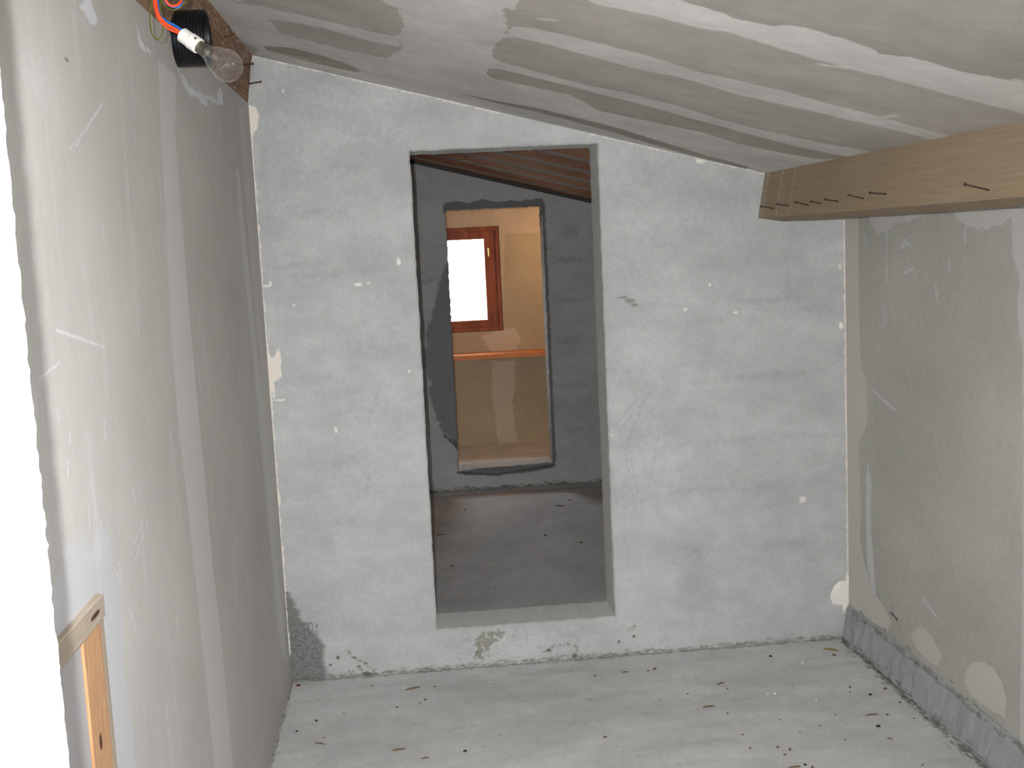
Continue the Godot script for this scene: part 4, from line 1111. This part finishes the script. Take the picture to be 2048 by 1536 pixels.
# ---------------------------------------------------------------- low hatch in wall_left
func build_hatch() -> void:
	var grey := painted(wood_texture(Color(0.70, 0.65, 0.59), Color(0.58, 0.52, 0.46), 128, 256, 131, 4.0, [[0.42, 0.12, 0.11]]), 0.85)
	var pine := painted(wood_texture(Color(0.76, 0.63, 0.485), Color(0.66, 0.48, 0.335), 128, 1024, 133, 3.0, [[0.6, 0.836, 0.09]]), 0.6)
	var t := thing("hatch_frame", "weathered head board over an orange pine post of a low hatch", "hatch frame", Vector3(XL, 0.0, 2.5284))
	var hy: float = 1.1506
	mesh_node("head_board", box(Vector3(-0.02, hy - 0.041, 0.0), Vector3(0.012, hy, 0.8), func(p: Vector3) -> Vector2: return Vector2((hy - p.y) / 0.048, p.z * 2.2), 0.002), grey, t)
	mesh_node("side_post", box(Vector3(-0.03, 0.0, 0.0111), Vector3(0.006, hy - 0.041, 0.1151), func(p: Vector3) -> Vector2: return Vector2((p.z - 0.0111) / 0.1 + p.x, p.y / 1.1), 0.002), pine, t)
	mesh_node("side_trim", box(Vector3(-0.03, 0.0, 0.0111 - 0.032), Vector3(0.003, hy - 0.041, 0.0111 - 0.003), func(p: Vector3) -> Vector2: return Vector2(p.z * 9.0, p.y * 0.9), 0.001), grey, t)
	mesh_node("hatch_panel", box(Vector3(-0.05, 0.0, 0.1151 + 0.004), Vector3(0.003, hy - 0.043, 0.8), plain_uv, 0.001), mat(Color(0.66, 0.645, 0.64)), t)

# ---------------------------------------------------------------- plaster lumps standing proud of the wall
func rough_outline(n: int, rx: float, ry: float, jag: float) -> PackedVector2Array:
	var out := PackedVector2Array()
	for i in n:
		var a := TAU * i / n
		var k := 1.0 + rng.randf_range(-jag, jag)
		out.append(Vector2(cos(a) * rx * k, sin(a) * ry * k))
	return out

func build_lumps() -> void:
	var pl := mat(Color(0.90, 0.885, 0.86), 0.9)
	var wall: Node3D = get_node("wall_back")
	var o := PackedVector2Array()
	for q: Array in [[1.7605, 0.2667], [1.7455, 0.2721], [1.7388, 0.2469], [1.7131, 0.2446], [1.6915, 0.2248], [1.6783, 0.2001], [1.6737, 0.1747], [1.6819, 0.1482], [1.7032, 0.1358], [1.7247, 0.1342], [1.7331, 0.1184], [1.7243, 0.0997], [1.7416, 0.1048], [1.759, 0.1293]]:
		o.append(Vector2(q[0], q[1]))
	var b := mesh_node("plaster_blob", lump(o, Vector3(0, 0, -0.001), Vector3(1, 0, 0), Vector3(0, 1, 0), 0.012, 0.72), pl, wall)
	b.set_meta("label", "white splash of plaster in the corner")
	for q: Array in [[-0.0269, 1.6498, 0.0096, 0.0173], [-0.1877, 1.5692, 0.0153, 0.0077], [1.736, 1.3069, 0.0104, 0.0162], [-0.309, 1.0067, 0.0077, 0.0138], [1.1754, 1.9838, 0.018, 0.0096], [0.8081, 2.0943, 0.0157, 0.0076]]:
		mesh_node("plaster_dab", lump(rough_outline(8, q[2], q[3], 0.25), Vector3(q[0], q[1], -0.001), Vector3(1, 0, 0), Vector3(0, 1, 0), 0.005, 0.6), pl, wall)

# ---------------------------------------------------------------- crumbs on the floor
func build_debris() -> void:
	var kinds := {
		"dark": [mat(Color(0.20, 0.18, 0.16), 0.9), "dark_chip", "tiny dark crumb lying on the grey cement floor", "chip", "dark crumbs on the floor"],
		"brown": [mat(Color(0.41, 0.33, 0.26), 0.85), "wood_chip", "tiny brown wood chip lying on the grey cement floor", "chip", "brown wood chips on the floor"],
		"white": [mat(Color(0.88, 0.87, 0.84), 0.9), "plaster_crumb", "tiny white plaster crumb lying on the grey cement floor", "crumb", "white plaster crumbs on the floor"],
		"splinter": [mat(Color(0.43, 0.37, 0.29), 0.85), "wood_splinter", "thin brown wood splinter lying on the grey cement floor", "splinter", "thin splinters on the floor"],
		"room2": [mat(Color(0.36, 0.28, 0.20), 0.9), "wood_scrap", "dark scrap lying on the dim floor beyond the first opening", "scrap", "scraps on the floor of the second room"],
	}
	for q: Array in [["dark", -0.4217, 0.4107, 0.0077], ["dark", -0.4851, 0.4893, 0.0067], ["dark", -0.1266, 0.3482, 0.0059], ["dark", 0.1041, 0.7687, 0.0089], ["dark", 1.3697, 0.1441, 0.0095], ["dark", 1.5978, 0.5904, 0.0099], ["dark", 1.5191, 0.8511, 0.0112], ["dark", -0.3839, 0.5641, 0.0047], ["dark", -0.3203, 0.3684, 0.0039], ["dark", 0.9536, 0.4455, 0.0049], ["dark", 1.1789, 1.0784, 0.0078], ["dark", 1.587, 0.7681, 0.0057], ["dark", 1.2448, 0.8448, 0.0037], ["dark", 1.4112, 0.7321, 0.0047], ["dark", 0.8416, 0.4791, 0.0039], ["dark", 0.2321, 0.6624, 0.0037], ["dark", 1.5373, 1.1478, 0.0044], ["dark", 1.5368, 0.5539, 0.005], ["brown", -0.0231, 0.2986, 0.0079], ["brown", 0.5873, 0.7537, 0.009], ["brown", 1.6724, 0.5491, 0.009], ["brown", 1.5545, 0.5096, 0.008], ["brown", 1.1342, 0.9407, 0.008], ["brown", 1.168, 0.9663, 0.0089], ["brown", 1.0497, 0.8259, 0.0073], ["brown", 1.0439, 0.9305, 0.0062], ["brown", 0.8895, 0.177, 0.0113], ["brown", 0.8581, 0.1917, 0.0072], ["brown", 1.1107, 0.4302, 0.0059], ["brown", 1.0493, 0.6448, 0.0057], ["brown", 1.3544, 0.4573, 0.005], ["brown", 1.196, 1.0994, 0.0078], ["brown", 1.6167, 0.1876, 0.0107], ["brown", 0.018, 0.1785, 0.0061], ["brown", -0.226, 0.1165, 0.0061], ["brown", 0.6452, 0.1988, 0.0071], ["brown", 1.6736, 0.6755, 0.0069], ["brown", 1.6625, 0.8135, 0.0057], ["brown", 1.1403, 0.9983, 0.0071], ["brown", -0.0424, 0.328, 0.0059], ["brown", 1.3698, 0.9294, 0.0055], ["brown", 0.5884, 0.4262, 0.0048], ["brown", 1.2117, 0.7344, 0.0047], ["brown", 1.3285, 0.8085, 0.0046], ["white", 1.2672, 0.5115, 0.0088], ["white", 1.2391, 0.5103, 0.0059], ["white", 1.3915, 0.5985, 0.0078], ["white", 1.4688, 0.2383, 0.0073], ["white", 1.5007, 0.2344, 0.0053], ["white", 0.8507, 0.6392, 0.0037], ["white", -0.0986, 0.164, 0.0051], ["white", 0.6198, 0.8585, 0.0044], ["white", 0.233, 0.1782, 0.0051], ["white", 0.9622, 0.8084, 0.0036], ["splinter", -0.0637, 0.1765, 0.0303, 0.35], ["splinter", -0.3945, 0.6111, 0.0204, -0.5], ["splinter", -0.1209, 0.7128, 0.0307, 0.05], ["splinter", -0.0318, 0.7956, 0.0159, 0.15], ["splinter", 0.995, 0.5756, 0.0267, 0.1], ["splinter", 1.537, 0.7579, 0.0267, -0.05], ["splinter", 1.0966, 0.3776, 0.018, 0.4], ["splinter", 1.1423, 1.0891, 0.0225, 0.1], ["splinter", 1.5164, 0.9508, 0.0092, -0.6], ["splinter", 0.7668, 0.1879, 0.0163, 0.1], ["room2", 0.1553, -1.4849, 0.0136], ["room2", 0.7176, -1.979, 0.0147], ["room2", 0.8945, -1.7722, 0.0129], ["room2", 0.3492, -1.0483, 0.0063], ["room2", 0.9858, -2.8359, 0.0149], ["room2", 0.2889, -2.7543, 0.0098], ["room2", 0.1092, -2.1596, 0.03, 0.5], ["room2", 0.899, -2.6866, 0.0324, -0.4]]:
		var k: Array = kinds[q[0]]
		var r: float = q[3]
		var long: bool = q[0] == "splinter" or (q[0] == "room2" and r > 0.015)
		var o := mesh_node(k[1], lump(rough_outline(7, r * (1.0 if long else 0.8), r * (0.16 if long else 0.6), 0.3), Vector3.ZERO, Vector3(1, 0, 0), Vector3(0, 0, -1), minf(0.004, r * 0.45), 0.7), k[0])
		o.position = Vector3(q[1], 0.0006, q[2])
		o.rotation.y = q[4] if q.size() > 4 else rng.randf_range(0, TAU)
		tag(o, k[2], k[3], k[4])
	# a yellowish curl of wood by the corner
	var s := mesh_node("wood_shaving", lump(PackedVector2Array([Vector2(-0.034, 0.004), Vector2(-0.02, 0.009), Vector2(0.0, 0.008), Vector2(0.02, 0.004), Vector2(0.036, -0.004), Vector2(0.022, -0.008), Vector2(0.0, -0.005), Vector2(-0.02, -0.004)]), Vector3.ZERO, Vector3(1, 0, 0), Vector3(0, 0, -1), 0.005, 0.6), mat(Color(0.50, 0.44, 0.27), 0.85))
	s.position = Vector3(1.6274, 0.0006, 0.127)
	s.rotation.y = -0.5
	tag(s, "yellowish curled wood shaving on the floor near the kerb corner", "shaving")
	var s2 := mesh_node("leaf_scrap", lump(rough_outline(9, 0.012, 0.009, 0.35), Vector3.ZERO, Vector3(1, 0, 0), Vector3(0, 0, -1), 0.004, 0.6), mat(Color(0.42, 0.24, 0.12), 0.85))
	s2.position = Vector3(-0.5199, 0.0006, 0.0488)
	tag(s2, "reddish brown scrap in the floor corner below the dark bare patch", "scrap")
